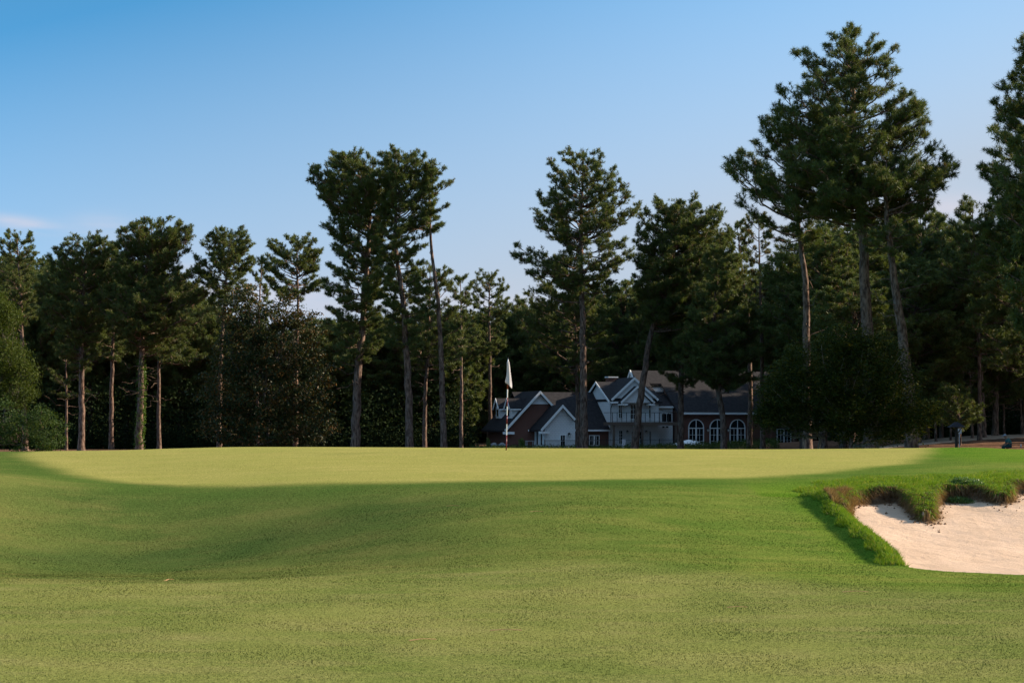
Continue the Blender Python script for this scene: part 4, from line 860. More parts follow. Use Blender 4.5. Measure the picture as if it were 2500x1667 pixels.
# windows and doors of block C
window(1509, 1519, 985, 1021, 0, 2, 3, False, .05); window(1537, 1568, 986, 1024, 0, 4, 3, False, .08, 'french_door'); window(1583, 1589, 985, 1021, 0, 1, 3, False, .05)
window(1510, 1520, 1050, 1084, 0, 2, 4, False, .05); window(1540, 1569, 1052, 1093, 0, 4, 4, False, .08, 'french_door'); window(1584, 1589, 1052, 1084, 0, 1, 3, False, .04)
window(1614, 1640, 1008, 1031, .5, 2, 1, False, .06)
for px in (1531, 1577): wall_lamp(px, 990, 0, .24)
for px in (1531, 1577): wall_lamp(px, 1055, 0, .24)
w_ = MB()
for px in (1619, 1628): u = hu(px, .5); w_.box((u - .11, .44, hz(1044, u, .5)), (u + .14, .497, hz(1040, u, .5)))
hbuild(w_, 'wall_vent', BLK)
# chimney
u = hu(1494, 4.5); m_ = MB(); m_.box((u - .5, 4.2, 2), (u + .5, 5.1, hz(922, u, 4.5))); ch = hbuild(m_, 'chimney', BRK); m_ = MB(); m_.box((u - .58, 4.12, hz(922, u, 4.5)), (u + .58, 5.18, hz(922, u, 4.5) + .12)); hbuild(m_, 'chimney_cap', TRIM, ch)
# balcony
vb0 = -2.4; ub0, ub1 = hu(1495, vb0), hu(1656, vb0); zf = hz(1030, ub0, vb0)
m_ = MB(); m_.box((ub0, vb0, zf - .34), (ub1, -.004, zf)); bal = hbuild(m_, 'balcony', DECKM)
m_ = MB(); zr_ = zf + 1.0
m_.box((ub0, vb0 + .02, zr_ - .03), (ub1, vb0 + .07, zr_ + .02)); m_.box((ub0, vb0 + .02, zf + .06), (ub1, vb0 + .06, zf + .09))
nP = 14
for i in range(nP + 1): u = ub0 + (ub1 - ub0 - .06) * i / nP; m_.box((u, vb0 + .02, zf), (u + .05, vb0 + .07, zr_))
m_.box((ub0 + .003, vb0 + .07, zr_ - .03), (ub0 + .05, -.05, zr_ + .017)); hbuild(m_, 'railing', BLK, bal)
for u in (ub0 + .15, ub0 + 3.4, ub1 - .3):
    m_ = MB(); m_.box((u, vb0 + .1, 0), (u + .2, vb0 + .3, zf - .345)); hbuild(m_, 'post', DECKM, bal)
# terrace
ter = MB(); ter.box((hu(1180), -9, -.6), (hu(2000), 0.3, .02)); o = ter.build('terrace', mat('terrace_paving', (.20,.16,.13), .9, .1)); o.location = house.location; o.rotation_euler = house.rotation_euler
tag(o, 'dim paved terrace at the foot of the house', None, None, 'structure')
def hw(px, py, v):                        # house frame -> world
    u = hu(px, v); z = hz(py, u, v); return (hX0 + u * hc - v * hs, Y0 + u * hs + v * hc, hz0 + z)
# black terrace fence
def fence(px0, px1, v, ztop, label, nm='metal_fence'):
    a = hw(px0, 1080, v); b = hw(px1, 1080, v); L_ = math.hypot(b[0] - a[0], b[1] - a[1]); rt = empty(nm, (a[0], a[1], hz0 + .02), math.atan2(b[1] - a[1], b[0] - a[0]))
    m_ = MB(); m_.box((0, -.02, ztop - .04), (L_, .02, ztop)); m_.box((0, -.018, .10), (L_, .018, .14)); m_.build('rail', BLK, rt)
    m_ = MB(); k = int(L_ / .12)
    for i in range(k): x = .06 + i * .12; m_.box((x, -.009, .14), (x + .018, .009, ztop - .04))
    m_.build('baluster', BLK, rt)['kind'] = 'stuff'
    for i in range(int(L_ / 2) + 1): m_ = MB(); m_.box((i * 2.0 - .03, -.03, -.02), (i * 2.0 + .03, .03, ztop + .06)); m_.build('fence_post', BLK, rt)
    return tag(rt, label, 'fence')
fence(1330, 1408, -5.0, .95, 'black metal fence in front of the white gable')
fence(1436, 1704, -5.0, 1.0, 'long black metal fence on the terrace below the balcony')
# parasol
CAN = mat('white_canvas', (.86,.86,.87), .8, .1)
q = hw(1682, 1088, -6.5); par = empty('patio_umbrella', (q[0], q[1], hz0 + .02)); zt = P(0, 1073, q[1])[2] - hz0; zb_ = P(0, 1087, q[1])[2] - hz0; rU = 1.95
V_ = [(0, 0, zt)]; 
for i in range(16): a = i * math.pi / 8; rr = rU if i % 2 == 0 else rU * .94; V_.append((rr * math.cos(a), rr * math.sin(a) * .95, zb_ + (0 if i % 2 == 0 else .06)))
for i in range(16): a = i * math.pi / 8; rr = (rU if i % 2 == 0 else rU * .94) * .5; V_.append((rr * math.cos(a), rr * math.sin(a) * .95, zb_ + (zt - zb_) * (.62 if i % 2 == 0 else .58)))
fs = [(0, 17 + i, 17 + (i + 1) % 16) for i in range(16)] + [(17 + i, 1 + i, 1 + (i + 1) % 16, 17 + (i + 1) % 16) for i in range(16)]
m_ = MB(); m_.add(V_, fs); o = m_.build('canopy', CAN, par); sm = o.modifiers.new('solid', 'SOLIDIFY'); sm.thickness = .02
m_ = MB(); m_.tube([(0, 0, 0), (0, 0, zt + .12)], .03, 8); m_.tube([(0, 0, zt + .05), (0, 0, zt + .16)], [.05, .02], 8); m_.build('pole', BLK, par)
m_ = MB()
for i in range(8): a = i * math.pi / 4; m_.tube([(0, 0, zt - .06), (rU * .97 * math.cos(a), rU * .92 * math.sin(a), zb_ - .02)], .012, 4)
m_.build('rib', BLK, par)['kind'] = 'stuff'
m_ = MB(); m_.tube([(0, 0, 0), (0, 0, .08)], [.35, .3], 14); m_.build('base', BLK, par)
tag(par, 'open white parasol on the terrace before the arched doors', 'umbrella')
# pale round backed chairs, menu board, planter and seat by the brick wing
PAINT = mat('pale_grey_paint', (.42,.42,.44), .7, .2)
def round_chair(px, label):
    q = hw(px, 1092, -4.2); rt = empty('garden_chair', (q[0], q[1], hz0 + .02), TH); h_ = P(0, 1080, q[1])[2] - hz0
    m_ = MB(); pts = [(-.36, .30), (-.36, h_ - .36)] + [(.36 * math.cos(math.pi - math.pi * i / 12), h_ - .36 + .34 * math.sin(math.pi * i / 12)) for i in range(1, 12)] + [(.36, h_ - .36), (.36, .30)]
    m_.prism(pts, .22, .26); m_.build('backrest', PAINT, rt)
    m_ = MB(); m_.box((-.34, -.3, .30), (.34, .215, .35)); m_.build('seat', PAINT, rt)
    for sx in (-1, 1):
        m_ = MB(); m_.box((sx * .40 - .05, -.32, .52), (sx * .40 + .05, .2, .56)); m_.build('armrest', PAINT, rt)
        for yy in (-.28, .14): m_ = MB(); m_.box((sx * .36 - .03, yy, -.02), (sx * .36 + .03, yy + .06, .52)); m_.build('leg', PAINT, rt)
    tag(rt, label, 'chair', 'pale garden chairs by the brick wing')
round_chair(1208, 'left one of two pale round backed garden chairs by the brick wing'); round_chair(1228, 'right one of two pale round backed garden chairs by the brick wing')
q = hw(1294, 1092, -4.4); m_ = MB()
for a, b in (((-.42, -.2, 0), (-.36, -.14, .85)), ((.36, -.2, 0), (.42, -.14, .85)), ((-.42, .2, 0), (-.36, .26, .85)), ((.36, .2, 0), (.42, .26, .85))): m_.box(a, b)
m_.box((-.45, -.25, .85), (.45, .3, .90)); o = m_.build('side_table', PAINT); o.location = (q[0], q[1], hz0 + .02); o.rotation_euler = (0, 0, TH); tag(o, 'pale open framed table beside the bright conical shrub', 'table')
q = hw(1524, 1090, -5.4); m_ = MB(); m_.box((-.19, -.03, .1), (.19, .03, 1.02)); o = m_.build('menu_board', mat('pale_board', (.55,.54,.58), .6)); o.location = (q[0], q[1], hz0 + .02); o.rotation_euler = (R(-8), 0, TH); tag(o, 'pale standing board at the terrace fence left of the leaning pine', 'board')

# ------------------------------------------------------------------ flagstick
fx, fy = (1235.8 - 1250) * 47 / F, 47.0; fz = ground_z(fx, fy); z1 = P(0, 877, 47)[2]; topx = (1240.5 - 1250) * 47 / F - fx
WHT = mat('white_gloss', (.80,.78,.76), .35, .4); RED = mat('dark_red_gloss', (.16,.012,.018), .35, .4)
fl = empty('flagstick', (fx, fy, fz)); Hs = z1 - fz
m_ = MB(); m_.tube([(topx * t, 0, Hs * t) for t in (-.05, 0, .5, 1)], .0125, 10); m_.build('pole', WHT, fl, True)
def zpy(py): return (P(0, py, 47)[2] - fz) / Hs
for a, b in ((1094, 1062), (1035, 1014), (992, 971), (950, 905)):
    t0, t1 = max(zpy(a), 0), zpy(b)
    if a == 1094: t0 = -.03
    m_ = MB(); m_.tube([(topx * t0, 0, Hs * t0), (topx * t1, 0, Hs * t1)], .0142, 10); m_.build('red_band', RED, fl, True)
m_ = MB(); m_.tube([(topx, 0, Hs), (topx * 1.01, 0, Hs + .05)], [.010, .004], 8); m_.build('tip', BLK, fl)
# hanging cloth: folds round the pole, lower corner swept right
rows = [(882, 1237.5, 1243.5), (890, 1237.4, 1244.5), (902, 1237.2, 1246), (915, 1236.8, 1247.5), (922, 1235.5, 1248.5), (932, 1232.3, 1250), (940, 1234.5, 1250.8), (949.5, 1248.3, 1249.8)]
NU = 26; Vf = []; Ff = []
for r_, (py, xl, xr) in enumerate(rows):
    for i in range(NU + 1):
        t = i / NU; x = xl + (xr - xl) * t; yy = .05 * math.sin(t * 5.0 + 1.9) * (.25 + .75 * r_ / 7)
        pyy = py
        if r_ == 5: pyy = 932 + 4.5 * t
        if r_ == 6: pyy = 934.5 + 7 * t
        if r_ == 7: x = 1234.8 + 15 * t ** .8; pyy = 935.0 + 14.5 * t ** 1.1
        Vf.append(((x - 1250) * 47 / F - fx, yy - .02, P(0, pyy, 47)[2] - fz))
for r_ in range(len(rows) - 1):
    for i in range(NU): a = r_ * (NU + 1) + i; Ff.append((a, a + 1, a + NU + 2, a + NU + 1))
FLG = mat('flag_cloth', (.56,.54,.58), .85, .1); qn = NB(FLG); tr = qn.n('BsdfTranslucent', Color=(.75,.72,.74,1)); ms = qn.n('MixShader', **{'0': .3})
FLG.node_tree.links.new(qn.b.outputs[0], ms.inputs[1]); FLG.node_tree.links.new(tr.outputs[0], ms.inputs[2]); FLG.node_tree.links.new(ms.outputs[0], FLG.node_tree.nodes['Material Output'].inputs[0])
m_ = MB(); m_.add(Vf, Ff); o = m_.build('flag', FLG, fl, True); so = o.modifiers.new('solid', 'SOLIDIFY'); so.thickness = .002; sb = o.modifiers.new('sub', 'SUBSURF'); sb.levels = sb.render_levels = 1
# faint dark marks of the print caught in the folds
MRK = mat('flag_print', (.30,.10,.13), .8, .1); m_ = MB()
for (px, py, w__, h__) in ((1246.2,908,.5,3.5),(1246.8,914,.7,2.2),(1247.4,920,.5,2.6),(1247.2,925,.7,1.4),(1247.5,929,.6,1.4)):
    x = (px - 1250) * 47 / F - fx; z = P(0, py, 47)[2] - fz; m_.box((x - w__ * .0048, -.116, z - h__ * .0048), (x + w__ * .0048, -.112, z + h__ * .0048))
m_.build('printed_mark', MRK, o)
tag(fl, 'red and white banded flagstick with limp white flag on the green', 'flagstick')

# ------------------------------------------------------------------ long grass, dry fringe and tufts round the bunker
def blades(name, pts, hgt, wid, lean, mt, rg, tint, kindlabel, droop=None, seg=3):
    """each blade a bent strip; lean: (n,2) horizontal lean, hgt negative for fibres that hang down"""
    n_ = len(pts); th = rg.uniform(0, math.pi, n_); sx = np.cos(th) * wid / 2; sy = np.sin(th) * wid / 2
    V = []; 
    for k in range(seg + 1):
        t = k / seg; wv = (1 - t ** 1.6) if k < seg else 0.04
        c = pts + np.stack([lean[:, 0] * t ** 1.6, lean[:, 1] * t ** 1.6, hgt * (t if droop is None else t - droop * t * t)], -1)
        V += [c - np.stack([sx * wv, sy * wv, np.zeros(n_)], -1), c + np.stack([sx * wv, sy * wv, np.zeros(n_)], -1)]
    V = np.stack(V, 1).reshape(-1, 3); b = np.arange(n_)[:, None] * 2 * (seg + 1)
    Fc = np.concatenate([np.stack([b[:, 0] + 2 * k, b[:, 0] + 2 * k + 1, b[:, 0] + 2 * k + 3, b[:, 0] + 2 * k + 2], -1) for k in range(seg)])
    o = mesh_np(name, V, [Fc], mt, None, False, {'tint': np.repeat(tint, 2 * (seg + 1))}); tag(o, kindlabel, None, None, 'stuff'); return o
GRS = M_leaf('long_grass', (.068, .150, .014), (.135, .215, .024), (.26, .23, .08), .6, .1, .4)
DRY = M_leaf('dry_grass', (.09, .052, .026), (.25, .165, .085), (.40, .30, .17), .8, .1, .25)
rg = np.random.default_rng(7)
def Gz(X, Y):                            # height of the finished ground near the bunker, from the grid
    ix = np.clip(np.searchsorted(gx, X) - 1, 0, len(gx) - 2); iy = np.clip(np.searchsorted(gy, Y) - 1, 0, len(gy) - 2)
    fx_ = (X - gx[ix]) / (gx[ix + 1] - gx[ix]); fy_ = (Y - gy[iy]) / (gy[iy + 1] - gy[iy])
    return (GZ[iy, ix] * (1 - fx_) * (1 - fy_) + GZ[iy, ix + 1] * fx_ * (1 - fy_) + GZ[iy + 1, ix] * (1 - fx_) * fy_ + GZ[iy + 1, ix + 1] * fx_ * fy_)
X = rg.uniform(4.5, 11.5, 260000); Y = rg.uniform(26.3, 38.6, 260000)
d_s = dist(X, Y, sand_poly); i_s = inside(X, Y, sand_poly); d_l = dist(X, Y, lip_s, False)
strip = (~i_s) & (d_s < .36 + .05 * np.sin(Y * 5)) & (Y > 26.5) & (Y < 34.5) & (X < 6)
upper = (~i_s) & (d_l < 2.3 + .35 * np.sin(X * 2.1) + .2 * np.sin(X * 5)) & (Y > 33.2) & (X > 4.95 + .10 * np.sin(Y * 5) + np.clip(Y - 34.6, 0, 3) * .38)
keep = (strip & (rg.random(len(X)) < 1)) | (upper & (rg.random(len(X)) < np.clip(1.15 - d_l * .33, .2, 1)))
X, Y, dl_, st_, up_ = X[keep], Y[keep], d_l[keep], strip[keep], upper[keep]; pts = np.stack([X, Y, Gz(X, Y) - .01], -1)
cl_ = fbm(X, Y, 7, 17); h_ = (.044 + .036 * rg.random(len(X)) + .03 * np.clip(cl_, 0, 1)) * np.where(up_, np.clip(1.15 - dl_ * .28, .45, 1.2), 1.0)
le = rg.normal(0, .032, (len(X), 2)) + np.stack([fbm(X, Y, 5, 21) * .03, fbm(X, Y, 5, 22) * .03 - .015], -1)
blades('long_grass', pts, h_, .011, le, GRS, rg, np.clip(rg.beta(2, 2.5, len(X)) + cl_ * .12, 0, 1), 'long bright green grass round the bunker edge', seg=2)
# fringe along the lip: points on the lip line
L_ = np.array([p[:2] for p in lip_s]); sgl = np.linalg.norm(np.diff(L_, axis=0), axis=1); cum = np.concatenate([[0], np.cumsum(sgl)])
def on_lip(u): return np.stack([np.interp(u, cum, L_[:, 0]), np.interp(u, cum, L_[:, 1])], -1)
def lip_fringe(nm, n_, mt, lab, hmin, hmax, out_, wid, tintf, jit=.05, mask=None, zoff=.0, droop=0.0):
    u = rg.uniform(0, cum[-1] * .93, n_); 
    if mask is not None: u = u[rg.random(len(u)) < mask(u)]
    p = on_lip(u); q = on_lip(np.clip(u + .05, 0, cum[-1])) - on_lip(np.clip(u - .05, 0, cum[-1])); q /= np.linalg.norm(q, axis=1, keepdims=True) + 1e-9
    nrm_ = np.stack([q[:, 1], -q[:, 0]], -1)                        # towards the sand
    test = inside((p + nrm_ * .12)[:, 0], (p + nrm_ * .12)[:, 1], sand_poly); nrm_[~test] *= -1
    o_ = rg.uniform(-.10, .05, len(u))[:, None]; p2 = p + nrm_ * o_ + rg.normal(0, jit * .4, (len(u), 2))
    back = p - nrm_ * .14; z = Gz(back[:, 0], back[:, 1]) + rg.uniform(-.03, .04, len(u)) + zoff
    hh = -rg.uniform(hmin, hmax, len(u)) * (.75 + .35 * np.sin(u * 3.1) + .2 * np.sin(u * 7.7)).clip(.35, 1.3)
    le = nrm_ * rg.uniform(.2, 1.0, (len(u), 1)) * out_ + rg.normal(0, .03, (len(u), 2))
    return blades(nm, np.concatenate([p2, z[:, None]], 1), hh, wid, le, mt, rg, tintf(len(u)), lab, droop=droop)
nog = lambda u: (np.abs(u - np.interp(6.6, [5.4, 6.6], [0, 0])) > -1) * 1.0
lip_fringe('dry_grass', 26000, DRY, 'dry brown roots and dead grass hanging under the bunker lip', .12, .34, .13, .012, lambda k: np.clip(rg.beta(1.6, 2.4, k), 0, 1), droop=.1)
lip_fringe('overhanging_grass', 15000, GRS, 'green grass drooping over the bunker lip', -.03, .13, .12, .012, lambda k: np.clip(rg.beta(2, 2.5, k), 0, 1), zoff=.02, droop=.0)
# the tongue of grass reaching down into the sand and the dry clump at the left corner
X = rg.uniform(5.2, 5.75, 9000); Y = rg.uniform(32.2, 34.0, 9000); m_i = inside(X, Y, sand_poly); dd_ = dist(X, Y, sand_poly)
k_ = (dd_ < .16); X, Y = X[k_], Y[k_]
blades('dry_grass', np.stack([X, Y, Gz(X, Y)], -1), rg.uniform(.05, .16, len(X)), .012, rg.normal(0, .05, (len(X), 2)) + np.array([.03, -.03]), DRY, rg, np.clip(rg.beta(2, 2, len(X)), 0, 1), 'dry tan grass at the left corner of the bunker')
# clods and crumbs of earth that fell from the lip onto the sand
u = rg.uniform(.2, cum[-1] * .9, 700); p = on_lip(u); V = []; Fc = []
dn = rg.exponential(.22, 700); q = p + np.stack([rg.normal(0, .12, 700), -dn - .06], -1); ok = inside(q[:, 0], q[:, 1], sand_poly); q = q[ok]; zz = Gz(q[:, 0], q[:, 1])
oct_ = np.array([[1,0,0],[-1,0,0],[0,1,0],[0,-1,0],[0,0,1],[0,0,-1]], float); of = np.array([[0,2,4],[2,1,4],[1,3,4],[3,0,4],[2,0,5],[1,2,5],[3,1,5],[0,3,5]])
for i in range(len(q)):
    s_ = rg.uniform(.006, .026); V.append(oct_ * s_ * rg.uniform(.6, 1.4, (6, 1)) + [q[i, 0], q[i, 1], zz[i] + s_ * .4]); Fc.append(of + 6 * i)
tag(mesh_np('dirt', np.concatenate(V), [np.concatenate(Fc)], mat('earth', (.20, .125, .075), .95, .05)), 'crumbs of earth fallen on the sand below the lip', None, None, 'stuff')
# leafy weeds hanging over the lip
def weed(px, py, Yw, s_, label, seed):
    q = P(px, py, Yw); make_bushy('weed', (q[0], Yw, float(Gz(np.array([q[0]]), np.array([Yw]))[0]) - .02), [(0, 0, .05 * s_, .22 * s_, .20 * s_, .06 * s_), (.15 * s_, -.12, .0, .16 * s_, .14, .06 * s_)], seed, WEED, label, 'weed', size=.028, n_per=12, dens=4200, spread=.04, part='foliage', limbs=False, zmin=-.12)
weed(2352, 1180, 35.0, 1.1, 'dark leafy weed patch on the grass above the bunker lip', 201)
weed(2338, 1212, 34.62, .7, 'small leafy weed hanging in the dry fringe of the lip', 202)
# ------------------------------------------------------------------ roofed post, sign, bench and seated man on the bank
def gzi(px, Y): X = (px - 1250) * Y / F; return (X, Y, ground_z(X, Y))
q = gzi(2335, 118); rt = empty('roofed_post', q); k = 118 / F; ht = P(0, 1041, 118)[2] - q[2]
DARK = mat('dark_stained_wood', (.018, .016, .016), .6, .3)
m_ = MB(); m_.box((-.075, -.075, -.1), (.075, .075, ht)); m_.build('post', DARK, rt, bevel=.008)
hr = P(0, 1030, 118)[2] - q[2]; wR = .44; m_ = MB(); m_.add([(-wR, -wR, ht - .02), (wR, -wR, ht - .02), (wR, wR, ht - .02), (-wR, wR, ht - .02), (-.07, -.07, hr), (.07, -.07, hr), (.07, .07, hr), (-.07, .07, hr)], [(0,3,2,1), (4,5,6,7), (0,1,5,4), (1,2,6,5), (2,3,7,6), (3,0,4,7)])
m_.box((-wR - .02, -wR - .02, ht - .05), (wR + .02, wR + .02, ht - .021)); m_.build('roof', mat('dark_roof_boards', (.03, .03, .04), .7, .2), rt)
m_ = MB()
for sx in (-1, 1): m_.add([(sx * .07, -.03, ht - .35), (sx * .30, -.03, ht - .055), (sx * .36, -.03, ht - .055), (sx * .07, -.03, ht - .42), (sx * .07, .03, ht - .35), (sx * .30, .03, ht - .055), (sx * .36, .03, ht - .055), (sx * .07, .03, ht - .42)], [(0,1,2,3), (7,6,5,4), (0,4,5,1), (1,5,6,2), (2,6,7,3), (3,7,4,0)])
m_.build('brace', DARK, rt); tag(rt, 'black wooden post with a small dark pitched roof beside the white sign', 'post')
q = gzi(2342.5, 124); rt = empty('sign', q); zt = P(0, 1045.5, 124)[2] - q[2]; zb_ = P(0, 1058.3, 124)[2] - q[2]; PANEL = mat('white_sign_panel', (.62, .62, .66), .5, .3)
m_ = MB(); m_.box((-.13, -.012, zb_), (.13, .012, zt)); pn = m_.build('panel', PANEL, rt)
m_ = MB(); m_.box((-.02, .0125, -.1), (.02, .045, zt - .02)); m_.build('post', PANEL, rt)
def text_mesh(txt, size, loc, parent, mt, nm):
    cu = bpy.data.curves.new(nm, 'FONT'); cu.body = txt; cu.size = size; cu.align_x = 'CENTER'; cu.extrude = .002
    o = bpy.data.objects.new(nm, cu); col.objects.link(o); dg_ = bpy.context.evaluated_depsgraph_get(); me = bpy.data.meshes.new_from_object(o.evaluated_get(dg_)); bpy.data.objects.remove(o)
    o = bpy.data.objects.new(nm, me); col.objects.link(o); o.parent = parent; o.location = loc; o.rotation_euler = (R(90), 0, 0); me.materials.clear(); me.materials.append(mt); return o
text_mesh('6', .19, (0, -.016, zb_ + .115), pn, BLK, 'number'); m_ = MB(); m_.box((-.09, -.016, zb_ + .07), (.09, -.0125, zb_ + .085)); m_.box((-.035, -.016, zb_ + .265), (.035, -.0125, zb_ + .285)); m_.build('printed_line', BLK, pn)
tag(rt, 'small white sign with a black 6 on a thin white post', 'sign')
# bench along the path, man on its left end
yb = 124.0; qb = gzi(2466, yb); seat_z = P(0, 1091.5, yb)[2]; gz_ = seat_z - .43
bn = empty('bench', ((2466 - 1250) * yb / F, yb, gz_)); m_ = MB()
for i in range(4): m_.box((-.28, -.20 + i * .105, .40), (1.75, -.12 + i * .105, .43))
m_.build('seat', DARK, bn)
m_ = MB()
for zc in (.60, .70, .80): m_.box((-.05, .245, zc - .035), (1.75, .275, zc + .02))
m_.build('backrest', DARK, bn)
for xx in (-.2, 1.6):
    for yy in (-.17, .19): m_ = MB(); m_.box((xx, yy, -.3), (xx + .05, yy + .05, .398)); m_.build('leg', DARK, bn)
    m_ = MB(); m_.box((xx, .2, .43), (xx + .05, .243, .86)); m_.build('back_post', DARK, bn)
m_ = MB(); m_.box((-.28, -.24, .05), (1.8, -.21, .09)); m_.build('stretcher', DARK, bn)
tag(bn, 'black slatted bench at the right edge with the man on its left end', 'bench')
q = ((2492 - 1250) * yb / F, yb - .05, seat_z + .003); m_ = MB(); m_.tube([(0, 0, 0), (0, 0, .16), (0, 0, .18), (0, 0, .21)], [.035, .035, .015, .018], 10); o = m_.build('bottle', WHT, None, True); o.location = q; tag(o, 'small pale bottle standing on the bench seat', 'bottle')
def skin_body(name, joints, edges, rads, mt, parent, sub=2, root=0):
    me = bpy.data.meshes.new(name); me.from_pydata(joints, edges, []); o = bpy.data.objects.new(name, me); col.objects.link(o); o.parent = parent
    sk = o.modifiers.new('skin', 'SKIN'); sk.use_smooth_shade = True
    for i, r in enumerate(rads):
        v = me.skin_vertices[0].data[i]; v.radius = (r, r) if not isinstance(r, tuple) else r
    me.skin_vertices[0].data[root].use_root = True
    ss = o.modifiers.new('sub', 'SUBSURF'); ss.levels = ss.render_levels = sub
    dg_ = bpy.context.evaluated_depsgraph_get(); m2_ = bpy.data.meshes.new_from_object(o.evaluated_get(dg_)); o.modifiers.clear(); o.data = m2_; m2_.name = name
    m2_.materials.clear(); m2_.materials.append(mt); m2_.polygons.foreach_set('use_smooth', np.ones(len(m2_.polygons), bool)); return o
# local frame: x = to the picture's left is forward (negative x), seat top at z 0
man = empty('person', ((2467 - 1250) * yb / F, yb, seat_z)); SKN = mat('skin', (.30, .17, .11), .6, .3); SHIRT = mat('teal_shirt', (.055, .17, .17), .85, .1); SHORT = mat('dark_teal_trousers', (.02, .065, .075), .85, .1); CAP = mat('pale_cap', (.30, .36, .44), .8, .1)
J = [(0, 0, .12), (-.02, 0, .30), (-.08, 0, .46), (-.145, 0, .56), (-.20, 0, .625), (-.245, 0, .70), (-.262, 0, .775),   # pelvis spine neck head crown
     (-.06, -.10, .10), (-.44, -.15, .11), (-.40, -.15, -.30), (-.54, -.155, -.335),       # near leg hip knee ankle toe
     (-.06, .10, .10), (-.46, .14, .12), (-.44, .14, -.30), (-.58, .145, -.335),
     (-.13, -.19, .50), (-.20, -.235, .26), (-.42, -.17, .19), (-.47, -.15, .175),           # near arm
     (-.13, .19, .50), (-.22, .225, .26), (-.43, .14, .20), (-.48, .12, .185)]
E_ = [(0,1),(1,2),(2,3),(3,4),(4,5),(5,6),(0,7),(7,8),(8,9),(9,10),(0,11),(11,12),(12,13),(13,14),(3,15),(15,16),(16,17),(17,18),(3,19),(19,20),(20,21),(21,22)]
Rr = [.13,.125,.135,.11,.052,.088,.072,.085,.062,.040,.030,.085,.062,.040,.030,.055,.042,.030,.026,.055,.042,.030,.026]
body = skin_body('body', J, E_, Rr, SKN, man)
shirt = skin_body('shirt', [(0,0,.10),(-.02,0,.30),(-.08,0,.46),(-.145,0,.555),(-.175,0,.59),(-.13,-.19,.50),(-.185,-.235,.31),(-.13,.19,.50),(-.19,.225,.31)], [(0,1),(1,2),(2,3),(3,4),(3,5),(5,6),(3,7),(7,8)], [.155,.152,.160,.130,.07,.075,.062,.075,.062], SHIRT, man)
trs = skin_body('trousers', [(0,0,.10),(-.06,-.10,.10),(-.44,-.15,.11),(-.40,-.15,-.24),(-.06,.10,.10),(-.46,.14,.12),(-.44,.14,-.24)], [(0,1),(1,2),(2,3),(0,4),(4,5),(5,6)], [.145,.10,.082,.062,.10,.082,.062], SHORT, man)
hx, hz_ = -.262, .745                     # head details
m_ = MB(); N = 12; vs = []; 
for j in range(5):
    a = j / 4 * math.pi / 2
    for i in range(N): b = i * 2 * math.pi / N; vs.append((hx + .02 + .112 * math.cos(a) * math.cos(b), .098 * math.cos(a) * math.sin(b), hz_ + .02 + .10 * math.sin(a)))
m_.add(vs, [(j * N + i, j * N + (i + 1) % N, (j + 1) * N + (i + 1) % N, (j + 1) * N + i) for j in range(4) for i in range(N)]); m_.add([vs[i] for i in range(N)], [tuple(range(N))])
m_.prism([(hx - .08, .085), (hx - .19, .055), (hx - .215, 0), (hx - .19, -.055), (hx - .08, -.085)], hz_ - .005, hz_ + .018, 'w'); m_.build('cap', CAP, man, True)
m_ = MB(); m_.add([(hx - .085, -.012, hz_ - .01), (hx - .085, .012, hz_ - .01), (hx - .118, 0, hz_ - .045), (hx - .085, 0, hz_ - .055)], [(0,1,2), (1,3,2), (3,0,2), (0,3,1)]); m_.build('nose', SKN, body)
HAIR = mat('grey_hair', (.16, .14, .13), .9, .1); m_ = MB(); m_.tube([(hx + .055, 0, hz_ + .03), (hx + .06, 0, hz_ - .02), (hx + .045, 0, hz_ - .06)], [.06, .062, .04], 10); m_.build('hair', HAIR, man, True)
for sy in (-1, 1):
    m_ = MB(); m_.tube([(hx + .015, sy * .088, hz_ - .01), (hx + .015, sy * .102, hz_ - .012)], [.022, .018], 8); m_.build('ear', SKN, body)
    m_ = MB(); m_.box((hx - .088, sy * .034 - .010, hz_ - .018), (hx - .080, sy * .034 + .010, hz_ - .008)); m_.build('eye', BLK, body)
    sg = -1 if sy < 0 else 1; w0 = np.array(J[18] if sy < 0 else J[22])
    hj = [tuple(w0), tuple(w0 + [-.05, 0, -.01])]; he = [(0, 1)]; hr_ = [.026, .030]
    for f_ in range(4):
        b0_ = len(hj); yo = (f_ - 1.5) * .018; ln_ = (.030, .034, .032, .026)[f_]
        hj += [tuple(w0 + [-.085, yo, -.02]), tuple(w0 + [-.085 - ln_, yo, -.045]), tuple(w0 + [-.085 - ln_ * 1.2, yo, -.075])]; he += [(1, b0_), (b0_, b0_ + 1), (b0_ + 1, b0_ + 2)]; hr_ += [.0095, .0088, .0075]
    b0_ = len(hj); hj += [tuple(w0 + [-.055, -sg * .035, -.01]), tuple(w0 + [-.085, -sg * .045, -.03])]; he += [(1, b0_), (b0_, b0_ + 1)]; hr_ += [.011, .009]
    skin_body('hand', hj, he, hr_, SKN, body, 1)
    an = J[9] if sy < 0 else J[13]; m_ = MB(); m_.prism([(an[0] + .06, an[1] - .045), (an[0] + .06, an[1] + .045), (an[0] - .15, an[1] + .05), (an[0] - .20, an[1]), (an[0] - .15, an[1] - .05)], an[2] - .10, an[2] - .02, 'w'); m_.build('shoe', WHT, man, bevel=.015)
man.rotation_euler = (0, R(-8), 0)
tag(man, 'person seated on the bench bent forward, teal shirt, pale cap, dark teal trousers', 'person')
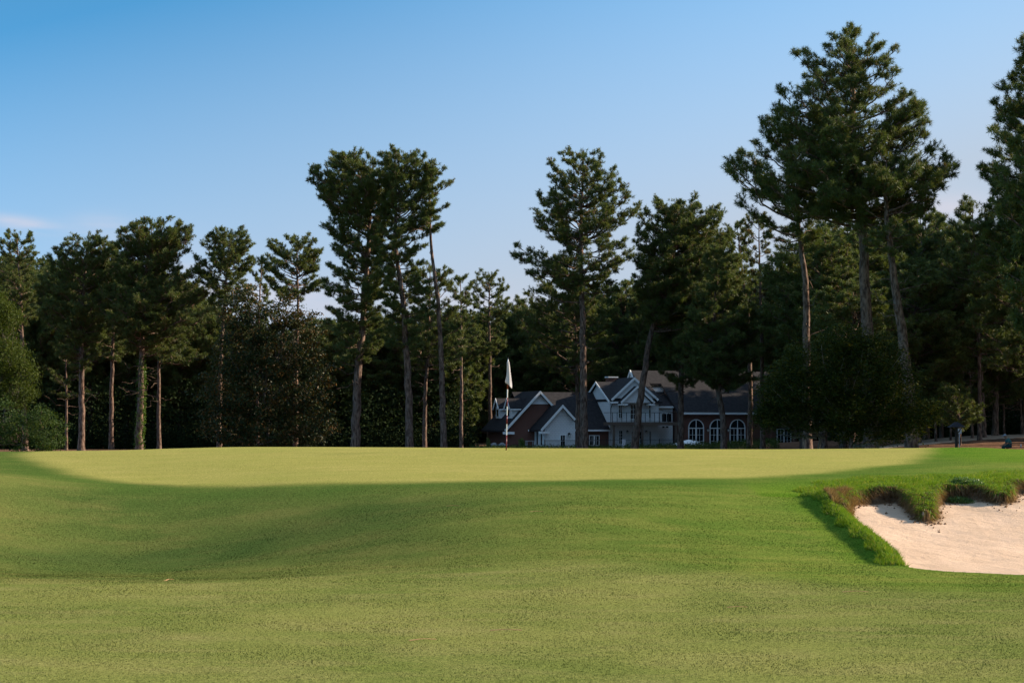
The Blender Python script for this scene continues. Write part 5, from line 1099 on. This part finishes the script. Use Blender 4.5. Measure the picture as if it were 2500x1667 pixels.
# stray pine needles on the turf
TAN = mat('dry_needle', (.42, .26, .13), .8, .1)
for i, (px, py, Yn, ang) in enumerate(((1310, 1286, 31.2, .35), (1032, 1572, 17.8, .45), (1235, 1542, 18.6, .1), (1106, 1252, 32.5, .0), (412, 1405, 25.3, 1.4), (2088, 1470, 22.6, .1), (1800, 1500, 20.8, .2))):
    X_ = (px - 1250) * Yn / F; z_ = ground_z(X_, Yn); m_ = MB(); h_ = .11 + .02 * (i % 3)
    for k, da in ((0, 0), (1, .12), (2, -.16)): a = ang + da; m_.tube([(-h_ * math.cos(a), -h_ * math.sin(a), .012), (0, 0, .022), (h_ * math.cos(a), h_ * math.sin(a), .012)], [.0022, .003, .0015], 4)
    o = m_.build('fallen_needles', TAN); o.location = (X_, Yn, z_)
    tag(o, 'few dry pine needles lying on the short fairway grass', 'pine needles', 'dry pine needles on the fairway')

# ------------------------------------------------------------------ short upright blades of the mown turf, nearer than the green
rg = np.random.default_rng(77); nb = 620000
Yb = 13.2 + 25.5 * rg.random(nb) ** .9; Xb = rg.uniform(-.335, .335, nb) * Yb
ob = inside(Xb, Yb, sand_poly); db = np.full(nb, 9.0); nr = (Xb > 4.3); db[nr] = dist(Xb[nr], Yb[nr], sand_poly)
kb = (~ob) & (db > .05); Xb, Yb = Xb[kb], Yb[kb]
def gsamp(A_, X, Y):
    ix = np.clip(np.searchsorted(gx, X) - 1, 0, len(gx) - 2); iy = np.clip(np.searchsorted(gy, Y) - 1, 0, len(gy) - 2)
    return A_[iy, ix]
fo_, dk_, gr_, co_, lu_ = (gsamp(A_, Xb, Yb) for A_ in (fore, dark_green, greenf, collar, lush))
kb = (gr_ < .3) & (rg.random(nb if False else len(gr_)) < np.clip((39 - Yb) / 5, .0, 1)); Xb, Yb, fo_, dk_, gr_, co_, lu_ = (a_[kb] for a_ in (Xb, Yb, fo_, dk_, gr_, co_, lu_)); nb = len(Xb)
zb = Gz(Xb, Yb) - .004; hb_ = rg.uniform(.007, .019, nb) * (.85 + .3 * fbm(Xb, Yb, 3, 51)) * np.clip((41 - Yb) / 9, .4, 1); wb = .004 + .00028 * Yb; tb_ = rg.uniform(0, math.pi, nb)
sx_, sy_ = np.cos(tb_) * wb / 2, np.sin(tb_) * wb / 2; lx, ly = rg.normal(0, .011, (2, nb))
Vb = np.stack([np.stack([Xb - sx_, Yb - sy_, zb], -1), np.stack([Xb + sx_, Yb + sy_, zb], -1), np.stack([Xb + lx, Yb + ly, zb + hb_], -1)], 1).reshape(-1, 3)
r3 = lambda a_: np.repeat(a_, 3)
bo = mesh_np('short_grass', Vb, [np.arange(len(Vb)).reshape(-1, 3)], TURF, None, False, {'fore': r3(fo_), 'dark_green': r3(dk_), 'greenf': r3(gr_), 'collar': r3(co_), 'lush': r3(lu_), 'straw': np.zeros(len(Vb))})
tag(bo, 'short upright blades of the mown fairway grass', None, None, 'stuff')
